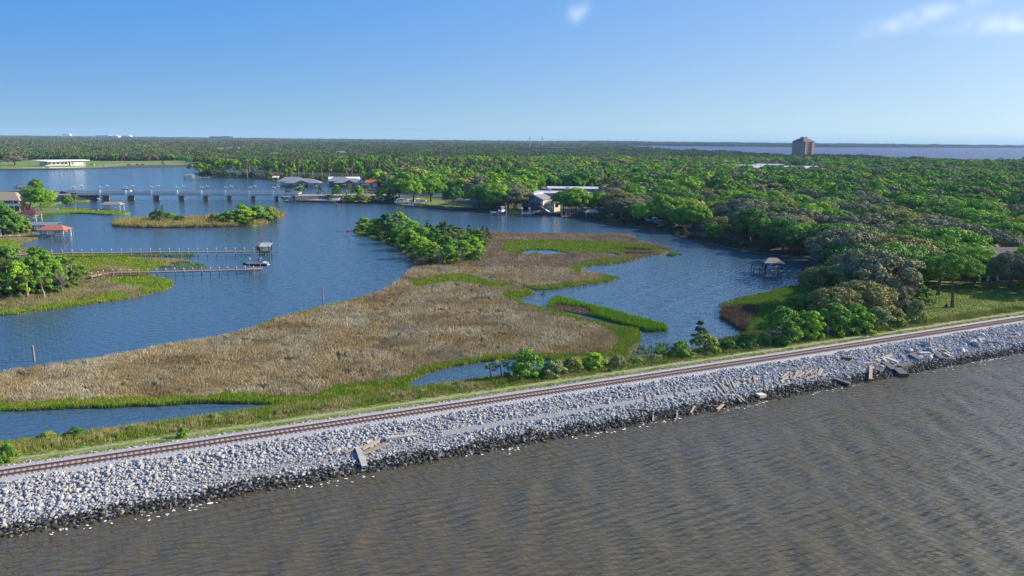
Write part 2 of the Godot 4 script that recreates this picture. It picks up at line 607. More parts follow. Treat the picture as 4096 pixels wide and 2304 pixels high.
func grow_kinds() -> void:
	for i in 5:
		crowns.get_or_add("oak", []).append(crown(100 + i, Vector3(6.5, 4.7, 6.5), 96, 92, 0.43, "dome", 0.74))
		trunks.get_or_add("oak", []).append(trunk_mesh(200 + i, 6.8, 0.42, 3.6, 5))
	for i in 4:
		crowns.get_or_add("grey", []).append(crown(120 + i, Vector3(6.6, 4.6, 6.6), 96, 92, 0.36, "dome", 0.74))
		trunks.get_or_add("grey", []).append(trunk_mesh(220 + i, 6.8, 0.45, 3.8, 6))
	for i in 3:
		crowns.get_or_add("pine", []).append(crown(140 + i, Vector3(3.0, 4.4, 3.0), 17, 70, 0.5, "pine"))
		trunks.get_or_add("pine", []).append(trunk_mesh(240 + i, 17.0, 0.3, 1.6, 6, 0.6))
		crowns.get_or_add("palm", []).append(palm_crown(150 + i, 1.9))
		trunks.get_or_add("palm", []).append(trunk_mesh(250 + i, 6.9, 0.22, 0.1, 0))
		crowns.get_or_add("cedar", []).append(crown(160 + i, Vector3(2.0, 3.0, 2.0), 22, 60, 0.34, "cone"))
		trunks.get_or_add("cedar", []).append(trunk_mesh(260 + i, 3.6, 0.16, 0.8, 4, 0.3))
		crowns.get_or_add("bare", []).append(twigs(170 + i, Vector3(2.0, 2.0, 2.0), 60))
		trunks.get_or_add("bare", []).append(trunk_mesh(270 + i, 2.6, 0.14, 1.0, 5, 0.3))
		crowns.get_or_add("palmetto", []).append(palm_crown(180 + i, 1.5))
	for i in 4:
		crowns.get_or_add("shrub", []).append(crown(130 + i, Vector3(2.0, 1.5, 2.0), 46, 64, 0.21, "shrub", 0.72))
		trunks.get_or_add("shrub", []).append(trunk_mesh(230 + i, 1.6, 0.1, 0.9, 5, 0.2))
	for i in 4:
		crowns.get_or_add("bush", []).append(crown(330 + i, Vector3(3.1, 3.0, 3.1), 64, 76, 0.29, "shrub", 0.7))
		trunks.get_or_add("bush", []).append(trunk_mesh(340 + i, 3.6, 0.17, 1.5, 5, 0.25))
	for i in 2:
		crowns.get_or_add("tall", []).append(crown(190 + i, Vector3(5.8, 4.6, 5.8), 80, 90, 0.33, "dome", 0.72))
		trunks.get_or_add("tall", []).append(trunk_mesh(290 + i, 11.0, 0.4, 4.4, 7, 0.55))
	tints.oak = [leafy("leaf_green", 0.174, 0.356, 0.0327), leafy("leaf_bright", 0.265, 0.457, 0.0356), leafy("leaf_deep", 0.0916, 0.224, 0.0386), leafy("leaf_mid", 0.135, 0.284, 0.0386), leafy("leaf_gold", 0.387, 0.437, 0.0356)]
	tints.bush = tints.oak
	tints.grey = [leafy("leaf_grey", 0.204, 0.217, 0.116, 0.35), leafy("leaf_brown", 0.207, 0.213, 0.11, 0.35), leafy("leaf_olive", 0.204, 0.234, 0.0594, 0.4), leafy("leaf_rust", 0.265, 0.252, 0.075, 0.4)]
	tints.tall = [tints.oak[3], tints.oak[2]]
	tints.pine = [leafy("needle", 0.0806, 0.141, 0.0386, 0.3), leafy("needle_light", 0.131, 0.19, 0.0386, 0.3)]
	tints.palm = [leafy("frond", 0.143, 0.2, 0.0416, 0.3)]
	tints.palmetto = [tints.palm[0]]
	tints.shrub = [leafy("shrub_green", 0.152, 0.295, 0.0386), leafy("shrub_dark", 0.0732, 0.172, 0.0386), leafy("shrub_olive", 0.255, 0.295, 0.0594), leafy("shrub_pale", 0.265, 0.304, 0.111)]
	tints.cedar = [leafy("cedar", 0.0768, 0.13, 0.0505, 0.3)]
	tints.bare = [mat("bare_twigs", 0.19, 0.165, 0.135, 0.9, 0.0, true)]
	mat("bark", 0.13, 0.105, 0.08, 0.95)
	mat("pale_bark", 0.27, 0.23, 0.18, 0.95)

const BASE_OF := {"oak": 1.9, "grey": 1.9, "pine": 9.5, "palm": 6.9, "shrub": 0.0, "bush": 0.3, "cedar": 0.5, "bare": 0.3, "palmetto": 0.5, "tall": 7.4}
const WORD_OF := {"oak": "oak", "grey": "oak", "pine": "pine", "palm": "palm", "shrub": "shrub", "bush": "tree", "cedar": "cedar", "bare": "shrub", "palmetto": "palm", "tall": "tree"}

func plant(kind: String, at: Vector3, w: float, h: float, tint: int, label: String, group := "") -> Node3D:
	var word: String = WORD_OF[kind]
	var o := thing(word if word in ["shrub", "tree"] else word + "_tree", label, "shrub" if word == "shrub" else "tree", at, rng.randf() * TAU, group)
	var i := rng.randi() % (crowns[kind] as Array).size()
	o.scale = Vector3(w / SIZE_OF[kind][0], h / SIZE_OF[kind][1], w / SIZE_OF[kind][0])
	put("crown", crowns[kind][i], tints[kind][tint % (tints[kind] as Array).size()], o, Vector3(0, BASE_OF[kind], 0))
	if trunks.has(kind):
		put("stems" if word == "shrub" else "trunk", trunks[kind][i], M.pale_bark if kind in ["pine", "palm"] else M.bark, o)
	return o

const COUNT := ["first", "second", "third", "fourth", "fifth", "sixth", "seventh", "eighth", "ninth", "tenth", "eleventh", "twelfth", "thirteenth", "fourteenth", "fifteenth", "sixteenth", "seventeenth", "eighteenth", "nineteenth", "twentieth"]
func nth(i: int) -> String:
	return COUNT[i] if i < 20 else str(i + 1) + ("st" if i % 10 == 0 else "nd" if i % 10 == 1 else "rd" if i % 10 == 2 else "th")

const TINT_WORDS := {"oak": ["green", "bright green", "deep green", "mid green", "yellow-green"], "grey": ["grey", "brown-grey", "olive", "rusty olive"], "pine": ["dark", "lighter green"], "palm": ["green"], "palmetto": ["low"],
	"bush": ["green", "bright green", "dark green", "mid green", "yellow-green"], "shrub": ["green", "dark green", "olive", "pale green"], "cedar": ["dark"], "bare": ["bare grey"], "tall": ["tall green", "tall dark"]}

# a row of plants given as [x, z, width, height, kind]; the labels count them from the left
func grove(list: Array, y: float, where: String, group: String, tint_of: Array) -> void:
	var seen := {}
	var total := {}
	for i in list.size():
		var q: Array = list[i]
		var t: int = tint_of[i % tint_of.size()] % (TINT_WORDS[q[4]] as Array).size()
		var look: String = "%s %s" % [TINT_WORDS[q[4]][t], WORD_OF[q[4]]]
		total[look] = total.get(look, 0) + 1
	for i in list.size():
		var q: Array = list[i]
		var t: int = tint_of[i % tint_of.size()] % (TINT_WORDS[q[4]] as Array).size()
		var look: String = "%s %s" % [TINT_WORDS[q[4]][t], WORD_OF[q[4]]]
		seen[look] = seen.get(look, -1) + 1
		var label: String = "%s %s" % [look, where] if total[look] == 1 else "%s from left of the %ss %s" % [nth(seen[look]), look, where]
		plant(q[4], Vector3(q[0], y, q[1]), q[2], q[3], t, label, group)

var LANDMARKS := []                                  # [name, x, z]

func woods(area: PackedVector2Array, keep_clear: Array, clear_lines: Array, pines: Array) -> void:
	var pick := FastNoiseLite.new()
	pick.seed = 8
	pick.frequency = 0.014
	var tone := FastNoiseLite.new()
	tone.seed = 12
	tone.frequency = 0.03
	var trees := []
	var z := -205.0
	while z > -2150.0:
		var gap := 12.6 if z > -600.0 else 12.4 if z > -1000.0 else 12.4
		var x := z * 0.74 - 40.0
		while x < -z * 0.74 + 40.0:
			var p := Vector2(x + rng.randf_range(-0.42, 0.42) * gap, z + rng.randf_range(-0.42, 0.42) * gap)
			x += gap
			if not Geometry2D.is_point_in_polygon(p, area) or inside(p, keep_clear):
				continue
			var a := pick.get_noise_2d(p.x, p.y) + rng.randf_range(-0.22, 0.22)
			var b := tone.get_noise_2d(p.x, p.y) + rng.randf_range(-0.3, 0.3)
			var kind := "grey" if a > 0.07 else "oak"
			var w := rng.randf_range(14.0, 30.0)
			var h := rng.randf_range(12.5, 18.0) * (0.76 + w / 70.0)
			var tint := 0
			if z > -1000.0:
				var room := 1e9
				for q in clear_lines:
					room = minf(room, near_line(p, q[0]) - q[1])
				if room < 0.0:
					continue
				if room < w * 0.5 - 3.0:                              # smaller trees stand nearer the water
					w = maxf(8.0, room * 2.0 + 6.0)
					h = minf(h, w * 0.85 + 1.0)
			if inside(p, pines):
				if rng.randf() < 0.18:
					continue
				kind = "pine" if rng.randf() < 0.8 else "oak"
				w = rng.randf_range(8.0, 12.0) if kind == "pine" else w * 0.75
				h = rng.randf_range(19.0, 25.0) if kind == "pine" else h * 1.1
				tint = 0 if rng.randf() < 0.7 else 1
			elif kind == "oak":
				tint = 4 if b > 0.5 else 1 if b > 0.24 else 0 if b > -0.04 else 3 if b > -0.26 else 2
			else:
				tint = 3 if b > 0.36 else 2 if b > 0.16 else 1 if b > -0.1 else 0
			trees.append([p.x, p.y, w, h, kind, tint])
		z -= gap
	trees.sort_custom(func(q, r): return q[0] * q[0] + q[1] * q[1] < r[0] * r[0] + r[1] * r[1])
	var left := {"oak": 170, "grey": 150, "pine": 90}
	var named := {}
	var far := {}
	for q in trees:
		if left[q[4]] > 0:
			left[q[4]] -= 1
			var best := 0
			for i in LANDMARKS.size():
				var d := Vector2(q[0] - LANDMARKS[i][1], q[1] - LANDMARKS[i][2]).length_squared()
				if d < Vector2(q[0] - LANDMARKS[best][1], q[1] - LANDMARKS[best][2]).length_squared():
					best = i
			var size: String = "broad" if q[2] > 24.5 else "small" if q[2] < 18.5 else "rounded"
			if q[4] == "pine":
				size = "tall"
			var side: String = "behind" if q[1] < LANDMARKS[best][2] else "in front of"
			var key: String = "%s %s %ss %s %s" % [size, TINT_WORDS[q[4]][q[5]], WORD_OF[q[4]], side, LANDMARKS[best][0]]
			named.get_or_add(key, []).append(q)
		else:
			var slot: String = q[4]
			far.get_or_add(slot, []).append(q)
	for key in named:
		var row: Array = named[key]
		row.sort_custom(func(q, r): return q[0] / q[1] > r[0] / r[1])
		for i in row.size():
			var q: Array = row[i]
			var label: String = (key as String) if row.size() > 1 else (key as String).replace("oaks", "oak").replace("pines", "pine")
			if row.size() > 1:
				label = "%s from left, %s" % [nth(i), key]
			plant(q[4], Vector3(q[0], 0.4, q[1]), q[2], q[3], q[5], label, "trees of the wooded peninsula")
	var coarse := {"oak": crown(300, Vector3(6.3, 4.3, 6.3), 26, 34, 1.1), "grey": crown(301, Vector3(6.3, 4.2, 6.3), 28, 36, 0.95), "pine": crown(302, Vector3(3.0, 4.4, 3.0), 12, 26, 0.9, "pine")}
	for slot in far:
		var at := []
		var col := []
		for q in far[slot]:
			var s := Basis(Vector3.UP, rng.randf() * TAU).scaled(Vector3(q[2] / SIZE_OF[slot][0], q[3] / SIZE_OF[slot][1], q[2] / SIZE_OF[slot][0]))
			at.append(Transform3D(s, Vector3(q[0], 0.4 + q[3] * 0.2, q[1])))
			col.append((tints[slot][q[5]] as StandardMaterial3D).albedo_color.srgb_to_linear() * 1.0)
		tag(many("woodland_canopy", coarse[slot], M.canopy, at, col), {"oak": "green treetops of the woods running back to the horizon", "grey": "grey-brown treetops among the woods running back to the horizon", "pine": "dark pine tops beyond the marina docks"}[slot], "woods")

# canopy out to the horizon, in ever larger clumps
func far_woods(area: PackedVector2Array, keep_clear: Array, z0: float, z1: float, gap0: float, gap1: float, height: float, called: String, label: String, bluish := 0.0) -> void:
	var clump := MB.new()
	var one := crown(310, Vector3(6.3, 4.0, 6.3), 9, 16, 2.0)
	var src := one.surface_get_arrays(0)
	for i in 7:
		var r := 0.0 if i == 0 else 8.5
		var off := Vector3(cos(i * 1.05) * r, rng.randf_range(-1.0, 1.5), sin(i * 1.05) * r)
		var turn := Basis(Vector3.UP, rng.randf() * TAU)
		var shade := rng.randf_range(0.75, 1.2)
		for j in (src[Mesh.ARRAY_VERTEX] as PackedVector3Array).size():
			clump.v.append(turn * src[Mesh.ARRAY_VERTEX][j] + off)
			clump.n.append(turn * src[Mesh.ARRAY_NORMAL][j])
			clump.c.append((src[Mesh.ARRAY_COLOR][j] as Color) * shade)
	var mesh := clump.done()
	var at := []
	var col := []
	var z := z0
	while z > z1:
		var gap := lerpf(gap0, gap1, (z - z0) / (z1 - z0))
		var x := z * 0.74 - 60.0
		while x < -z * 0.74 + 60.0:
			var p := Vector2(x + rng.randf_range(-0.4, 0.4) * gap, z + rng.randf_range(-0.4, 0.4) * gap)
			x += gap
			if not Geometry2D.is_point_in_polygon(p, area) or inside(p, keep_clear):
				continue
			var s := gap / 17.0 * rng.randf_range(0.75, 1.4)
			var copse := noise.get_noise_2d(p.x * 0.25, p.y * 0.35)
			at.append(Transform3D(Basis(Vector3.UP, rng.randf() * TAU).scaled(Vector3(s, height / 11.0 * rng.randf_range(0.7, 1.25) * (1.0 + copse * 0.9), s)), Vector3(p.x, height * 0.15, p.y)))
			var b := rng.randf() + copse * 0.9
			var c := Color(0.10, 0.20, 0.045) if b < 0.5 else Color(0.15, 0.26, 0.042) if b < 0.75 else Color(0.17, 0.17, 0.10)
			col.append(c * rng.randf_range(0.7, 1.3))
		z -= gap
	tag(many(called, mesh, M.canopy, at, col), label, "woods")

# tufts over an area: [mesh key, tint, height] for each spot comes from pick(p)
func tufts(area: Array, near: float, far: float, pick: Callable, out: Dictionary) -> void:
	for poly in area:
		var lo := Vector2(1e9, 1e9)
		var hi := -lo
		for p in poly:
			lo = lo.min(p)
			hi = hi.max(p)
		var z := hi.y
		while z > lo.y:
			var gap := clampf(-z / 400.0, near, far)
			var x := lo.x
			while x < hi.x:
				var p := Vector2(x + rng.randf_range(-0.5, 0.5) * gap, z + rng.randf_range(-0.5, 0.5) * gap)
				x += gap
				if absf(p.x) > -p.y * 0.74 + 12.0 or not Geometry2D.is_point_in_polygon(p, poly):
					continue
				var got = pick.call(p)
				if got == null:
					continue
				var h: float = got[2] * rng.randf_range(0.75, 1.2)
				var w := maxf(1.0, gap / 0.5)
				var row: Array = out.get_or_add(got[0], [[], []])
				var lean := Basis(Vector3(noise.get_noise_2d(p.x * 3.0, p.y * 3.0), 0, noise.get_noise_2d(p.y * 3.0 + 40.0, p.x * 3.0) + 0.01).normalized(), clampf(absf(noise.get_noise_2d(p.x * 2.0 - 90.0, p.y * 2.0)) * 1.6, 0.0, 0.55)) if got[0] == "rush" else Basis.IDENTITY
				row[0].append(Transform3D(lean * Basis(Vector3.UP, rng.randf() * TAU).scaled(Vector3(w, h, w)), Vector3(p.x, got[3] if got.size() > 3 else 0.1, p.y)))
				row[1].append((got[1] as Color) * rng.randf_range(0.8, 1.2))
			z -= gap

# ------------------------------------------------------------------ the scene

func _ready() -> void:
	var cam := Camera3D.new()
	cam.name = "camera"
	cam.fov = 41.5582
	cam.position = Vector3(0, 46, 0)
	cam.basis = Basis(Vector3.RIGHT, deg_to_rad(-11.1937)) * Basis(Vector3.BACK, deg_to_rad(0.600))
	cam.near = 1.0
	cam.far = 30000.0
	add_child(cam)
	var around := WorldEnvironment.new()
	around.name = "air"
	var e := Environment.new()
	e.background_mode = Environment.BG_SKY
	var sky := PanoramaSkyMaterial.new()
	sky.panorama = ImageTexture.create_from_image(sky_image())
	e.sky = Sky.new()
	e.sky.sky_material = sky
	e.tonemap_mode = Environment.TONE_MAPPER_LINEAR
	e.tonemap_exposure = 1.72
	e.fog_enabled = true
	e.fog_density = 0.00005
	e.fog_light_color = Color(0.70, 0.84, 1.0)
	e.sdfgi_enabled = true
	e.ssao_enabled = true
	e.ssil_enabled = true
	around.environment = e
	add_child(around)
	var sun := DirectionalLight3D.new()
	sun.name = "sun"
	sun.look_at_from_position(SUN * 100.0, Vector3.ZERO)
	sun.light_energy = 1.6
	sun.light_color = Color(1.0, 0.94, 0.84)
	sun.light_angular_distance = 0.5
	sun.shadow_enabled = true
	add_child(sun)
	rng.seed = 4711
	noise.seed = 3
	noise.frequency = 0.02
	materials()
	grow_kinds()
	setting()
	vegetation()
	objects()

func materials() -> void:
	mottled("gravel", srgb(0.22, 0.215, 0.22), srgb(0.5, 0.49, 0.49), 7.0, 0.09, 0.95, Vector3.ONE, 6.0)
	mottled("ballast", srgb(0.14, 0.14, 0.15), srgb(0.36, 0.36, 0.375), 6.0, 0.12, 0.95, Vector3.ONE, 5.0)
	mottled("verge", srgb(0.12, 0.185, 0.022), srgb(0.24, 0.27, 0.06), 22.0, 0.03)
	mottled("lawn", srgb(0.085, 0.155, 0.012), srgb(0.175, 0.215, 0.022), 40.0, 0.02)
	mottled("sand_path", srgb(0.19, 0.195, 0.08), srgb(0.37, 0.34, 0.26), 9.0, 0.05)
	mottled("marsh_mud", srgb(0.07, 0.055, 0.03), srgb(0.15, 0.12, 0.07), 18.0, 0.03)
	mottled("forest_floor", srgb(0.035, 0.04, 0.018), srgb(0.075, 0.07, 0.035), 20.0, 0.03)
	mottled("dark_stone", srgb(0.17, 0.17, 0.18), srgb(0.32, 0.32, 0.335), 3.0, 0.08)
	mottled("asphalt", srgb(0.16, 0.155, 0.15), srgb(0.24, 0.23, 0.22), 20.0, 0.03)
	mottled("concrete", srgb(0.27, 0.26, 0.24), srgb(0.42, 0.40, 0.37), 9.0, 0.025)
	mottled("bridge_concrete", srgb(0.5, 0.49, 0.46), srgb(0.66, 0.64, 0.6), 9.0, 0.025)
	mottled("hall_roof", srgb(0.42, 0.43, 0.46), srgb(0.54, 0.55, 0.58), 30.0, 0.02, 0.5, Vector3(3, 0.3, 0.3))
	mottled("dark_concrete", srgb(0.06, 0.06, 0.06), srgb(0.14, 0.135, 0.13), 5.0, 0.03)
	mottled("weathered_wood", srgb(0.17, 0.14, 0.11), srgb(0.36, 0.31, 0.25), 3.0, 0.03, 0.9, Vector3(1, 3, 1))
	mottled("red_decking", srgb(0.27, 0.15, 0.11), srgb(0.38, 0.23, 0.17), 3.0, 0.03)
	mottled("driftwood", srgb(0.27, 0.215, 0.15), srgb(0.48, 0.41, 0.30), 2.5, 0.03, 0.9, Vector3(1, 3, 1))
	mottled("dark_timber", srgb(0.05, 0.035, 0.022), srgb(0.13, 0.09, 0.055), 2.5, 0.03)
	mottled("rust", srgb(0.13, 0.05, 0.025), srgb(0.26, 0.105, 0.05), 1.5, 0.04, 0.8)
	mottled("sleeper", srgb(0.12, 0.105, 0.095), srgb(0.23, 0.205, 0.19), 2.0, 0.04)
	mottled("grey_roof", srgb(0.16, 0.17, 0.19), srgb(0.27, 0.28, 0.31), 6.0, 0.03, 0.6)
	mottled("tan_roof", srgb(0.30, 0.22, 0.15), srgb(0.44, 0.33, 0.24), 3.0, 0.04)
	mottled("maroon_roof", srgb(0.10, 0.025, 0.03), srgb(0.18, 0.05, 0.05), 3.0, 0.04, 0.6)
	mottled("red_roof", srgb(0.34, 0.10, 0.055), srgb(0.47, 0.16, 0.09), 3.0, 0.04, 0.7)
	mottled("orange_roof", srgb(0.62, 0.12, 0.03), srgb(0.74, 0.19, 0.05), 3.0, 0.04, 0.7)
	mottled("brown_roof", srgb(0.20, 0.165, 0.13), srgb(0.34, 0.29, 0.23), 3.0, 0.04)
	mottled("pink_wall", srgb(0.52, 0.33, 0.32), srgb(0.62, 0.42, 0.40), 8.0, 0.03)
	mottled("grey_siding", srgb(0.16, 0.18, 0.21), srgb(0.24, 0.26, 0.30), 4.0, 0.03, 0.85, Vector3(0.3, 4, 0.3))
	mottled("beige_siding", srgb(0.50, 0.43, 0.33), srgb(0.60, 0.53, 0.42), 4.0, 0.03)
	mottled("tower_wall", srgb(0.33, 0.22, 0.155), srgb(0.43, 0.30, 0.22), 20.0, 0.03)
	mottled("brick_wall", srgb(0.17, 0.085, 0.06), srgb(0.27, 0.14, 0.10), 3.0, 0.05)
	mat("white_paint", 0.78, 0.78, 0.76, 0.55)
	mat("cream_paint", 0.62, 0.55, 0.40, 0.6)
	mat("white_hull", 0.80, 0.80, 0.80, 0.25)
	mat("dark_hull", 0.012, 0.012, 0.02, 0.2)
	mat("blue_hull", 0.03, 0.07, 0.2, 0.25)
	mat("blue_canvas", 0.02, 0.04, 0.20, 0.85)
	mat("glass", 0.03, 0.04, 0.05, 0.12)
	mat("dark_inside", 0.03, 0.03, 0.035, 0.9)
	mat("galvanised", 0.45, 0.46, 0.47, 0.45, 0.6)
	mat("dark_metal", 0.035, 0.04, 0.04, 0.5, 0.3)
	mat("teal_metal", 0.02, 0.11, 0.11, 0.5, 0.2)
	mat("sign_green", 0.0, 0.38, 0.14, 0.6)
	mat("sign_red", 0.75, 0.035, 0.015, 0.6)
	mat("pipe_blue", 0.02, 0.06, 0.35, 0.5)
	mat("yellow_chair", 0.75, 0.50, 0.05, 0.6)
	mat("tyre", 0.015, 0.015, 0.015, 0.9)
	mat("red_paint", 0.5, 0.03, 0.02, 0.45)
	mat("car_dark", 0.02, 0.022, 0.03, 0.3)
	mat("car_white", 0.75, 0.75, 0.75, 0.3)
	mat("car_silver", 0.42, 0.43, 0.45, 0.3, 0.5)
	mat("lamp_globe", 0.85, 0.85, 0.83, 0.3)
	mat("rock", 1, 1, 1, 0.9, 0.0, true)
	mat("grass", 1, 1, 1, 0.85, 0.0, true)
	M.grass.backlight_enabled = true
	M.grass.backlight = Color(0.5, 0.5, 0.5)
	M.grass.metallic_specular = 0.2
	mat("canopy", 1, 1, 1, 0.8, 0.0, true)
	M.canopy.backlight_enabled = true
	M.canopy.backlight = Color(0.45, 0.45, 0.45)
	M.canopy.metallic_specular = 0.2
	var ripples := waves(512, deg_to_rad(72.0), 7.0, 62.0, 54, 0.34, 9)
	water_mat("creek", 0.046, 0.084, 0.118, 0.10, ripples, 0.42)
	water_mat("still_water", 0.022, 0.034, 0.055, 0.06, ripples, 0.22)
	water_mat("open_water", 0.04, 0.045, 0.10, 0.35, ripples, 1.0)
	water_mat("bay", 0.080, 0.062, 0.022, 0.13, waves(512, deg_to_rad(100.0), 9.0, 75.0, 56, 0.36, 19), 0.75)

var peninsula: PackedVector2Array
var marsh: PackedVector2Array
var strip_island: PackedVector2Array
var reed_island: PackedVector2Array
var left_marsh: PackedVector2Array
var left_lawn: PackedVector2Array
var far_land: PackedVector2Array
var far_shore: PackedVector2Array
var embankment: Node3D
var right_lobe: PackedVector2Array

func setting() -> void:
	struct("creek_water", sheet([-8000, -9600, 12000, -9600, 12000, -5958, -8000, 3765], 0.0, 21.0, 0.15), M.creek)
	struct("bay_water", bay_mesh(), M.bay)
	struct("open_bay_water", sheet([-2751, 1247, 5343, -2688, 5999, -1339, -2095, 2596], -0.6, 31.0), M.bay)
	struct("open_sea", sheet([560, -9600, 12000, -9600, 12000, -3000, 700, -1330], 0.02, 60.0), M.open_water)
	marsh = shore([-86, -121.1, -73.4, -122.7, -60.8, -124.6, -47.7, -126.4, -42.1, -125.4, -37.1, -121.4] + [-38.0, -125.0, -26.0, -131.0, -18.5, -134.5] + [-19.9, -137.4, -17, -143.6, -11.6, -149.7, -5.6, -152.7, 1.2, -154.4, 8.7, -154.7] + [9.5, -146.5, 21.0, -152.0] + [24.7, -157.3, 27.7, -163.1, 29.2, -167.8, 31, -174.9, 30.5, -180.6, 25, -184.4, 18.2, -192.6, 10.1, -202.7, 3.4, -210, 2.4, -216.7, 7.2, -224.2, 5.2, -231.1, 1.9, -234.2, 2.5, -237.5, 7.6, -229.4, 12.3, -230.6, 23.1, -237.9, 32.6, -245, 35.6, -252.4, 31.7, -257.1, 25.7, -261.4, 27.1, -274, 35.8, -279.9, 45.7, -288, 49.1, -293.1, 53.3, -299.4, 59.6, -305.1, 67.4, -319.6, 64, -335.9, 57.5, -347.3, 57.8, -367.7, 33.6, -370.3, -0.3, -370.6, -11.7, -375.3, -38.3, -383.8, -62.5, -390.3, -79.3, -392.3, -79.6, -381.8, -76.7, -367.3, -62.9, -344.7, -50, -319.9, -39.9, -291.1, -35.8, -274.4, -36.1, -257.7, -37.5, -234.3, -40.6, -220.2, -44.3, -213.3, -51.3, -203.5, -59.7, -188.7, -62.1, -179, -67.6, -169.5, -74.4, -164, -80.1, -157.4, -85.5, -151.5, -89.8, -148.3, -95.1, -144.7, -99, -140.8, -111.7, -132.5, -101.4, -119.5], 4.0, 0.5)
	land("marsh_ground", marsh, 0.12, M.marsh_mud)
	strip_island = shore([11, -212.2, 12.2, -216.7, 15.6, -214.6, 23.3, -204.6, 31.5, -193.6, 38.5, -183.9, 38, -180, 33.9, -178.8, 30.7, -181.6, 22.2, -193.9, 13.1, -201.6, 10.1, -203], 4.0, 0.2)
	land("grassy_bar_ground", strip_island, 0.12, M.marsh_mud)
	reed_island = shore([-204.6, -386.2, -207.2, -404.7, -197.7, -411.7, -178.4, -419.8, -163.8, -427.6, -140.2, -445.8, -135, -448.7, -132.9, -422.2, -133.3, -392.8, -162.6, -379.5, -192.7, -378.5], 5.0, 0.6)
	land("island_ground", reed_island, 0.3, M.marsh_mud)
	left_marsh = shore([-131.1, -189.2, -123.9, -194, -115.7, -202.9, -108.9, -211.1, -104.4, -222.8, -106.1, -232.2, -111, -240.3, -119.7, -245.9, -124.6, -255.5, -124.5, -263.6, -119.8, -264.8, -124.8, -270.5, -118.5, -274.5, -125.8, -279.5, -144.9, -283.5, -148.5, -288.7, -167.5, -290.4, -173.8, -290, -187.2, -297.4, -196.9, -303.3, -205.9, -313, -210.6, -334.2, -224.2, -354.7, -244.9, -382.5, -264.3, -409.2, -275.4, -416.3, -322, -411.6, -148.7, -185.5], 4.0, 0.5)
	land("left_marsh_ground", left_marsh, 0.14, M.marsh_mud)
	left_lawn = shore([-326.5, -417.5, -285.5, -421.7, -271.5, -432.1, -253.3, -443.3, -230.7, -436.4, -225.1, -446.3, -239.5, -457, -264.3, -467.1, -289.7, -477.8, -301.6, -499.6, -301.8, -515.2, -293.8, -522.8, -297.9, -542.9, -313.2, -563.2, -332.5, -576.3, -362.9, -584.3, -445.3, -572.5], 5.0, 0.4)
	land("left_point_ground", left_lawn, 0.55, M.lawn)
	peninsula = shore([48.3, -171.3, 53.1, -174.4, 56.8, -179, 56.1, -188.2, 54.9, -194.7, 57.7, -201.8, 62.9, -208.5, 75.8, -219.9, 90.7, -236.4, 94.5, -243.9, 107.9, -263.1, 115.1, -279.5, 117.5, -298.7, 107.1, -297, 104.1, -306, 98.5, -311.1, 92.1, -325.6, 85.3, -341.4, 80.8, -362.1, 76, -387, 65.5, -401.9, 53.5, -410.1, 40.1, -441.6, 17.7, -462.4, -0.5, -464.1, -14.7, -475.2, -37.1, -485.9, -62.1, -507.2, -79.4, -525.1, -95.5, -527.9, -139.7, -539, -165, -553.2, -171, -578.7, -154.9, -605.6, -141.1, -644.1, -133, -712, -136, -758, -155, -804, -192, -783, -248, -809, -275, -820, -345, -852, -380, -915] + [-330, -960, -250, -1150, 100, -1400, 500, -1500, 866, -1425, 1000, -1500, 1240, -1860, 2200, -1700, 2200, -1200, 700, -474, 199.7, -231.1, 54, -160.2], 6.0, 0.8)
	land("peninsula_ground", peninsula, 0.5, M.forest_floor)
	right_lobe = shore([56.8, -179, 56.1, -188.2, 54.7, -195.6, 57.1, -202.7, 59.5, -208.3, 64.4, -213.8, 72.3, -220.8, 77.9, -226.4, 90.7, -236.4, 87, -216, 73.9, -195.5, 63.3, -182.4], 4.0, 0.4)
	far_land = flat([-3000, -700, -900, -880, -638, -953, -584, -979, -552, -1019, -463, -1115, -300, -1200, 300, -1420, 860, -1430, 929, -1625, 902, -1927, 789, -2018, 688, -2194, 560, -2662, 570, -3591, 590, -5512, 700, -9500, -8000, -9500, -8000, -1000])
	land("far_land_ground", far_land, 0.8, M.forest_floor)
	far_shore = flat([560, -5550, 2000, -5600, 5300, -7800, 12000, -9000, 12000, -9550, 560, -9550])
	land("far_shore_ground", far_shore, 1.0, M.forest_floor)
	var pools := [[2.3, -309.1, 8.5, -315.2, 16, -315.8, 21.4, -308.3, 23.8, -302, 17.8, -302.6, 13.6, -299.2, 9.9, -306.4, 5, -300.7], [35.7, -308.2, 41.7, -307.5, 44.7, -298.2, 42, -298, 38.8, -304.1], [53.6, -342.2, 56.8, -346.5, 55.8, -338.4, 53.1, -336.9]]
	for q in pools:
		var k := MB.new()
		k.prism(shore(q, 3.0, 0.2), 0.0, 0.135)
		struct("pool_water", k.done(), M.still_water)
	# the embankment: base, gravel bed, verge, sandy track
	embankment = struct("embankment_ground", strip(-18.0, -2.7, -66.0, 330.0, -0.1), M.dark_stone)
	struct("embankment_crest", strip(-3.3, 19.0, -66.0, 330.0, 0.0), M.ballast)
	struct("ballast_bed", strip(-2.9, 3.5, -66.0, 330.0, 0.03, 0.35), M.gravel)
	struct("gravel_bench", strip(-8.3, -6.4, 58.0, 118.0, 0.05, 0.5), M.ballast)
	struct("verge_ground", strip(4.2, 18.5, -66.0, 330.0, 0.02, 0.9), M.verge)
	struct("sandy_path", strip(5.9, 6.8, -66.0, 330.0, 0.04, 0.5), M.sand_path)
	var lawn := shore([98.3, -190, 109.9, -204.6, 120, -224.4, 135.7, -244.8, 154.5, -257, 169.3, -250.3, 188.7, -251.4, 172.2, -212.8, 145.5, -203.8, 137.9, -199.5, 113.1, -185.5, 100.8, -179.3], 5.0, 0.3)
	land("park_lawn", lawn, 1.62, M.lawn)
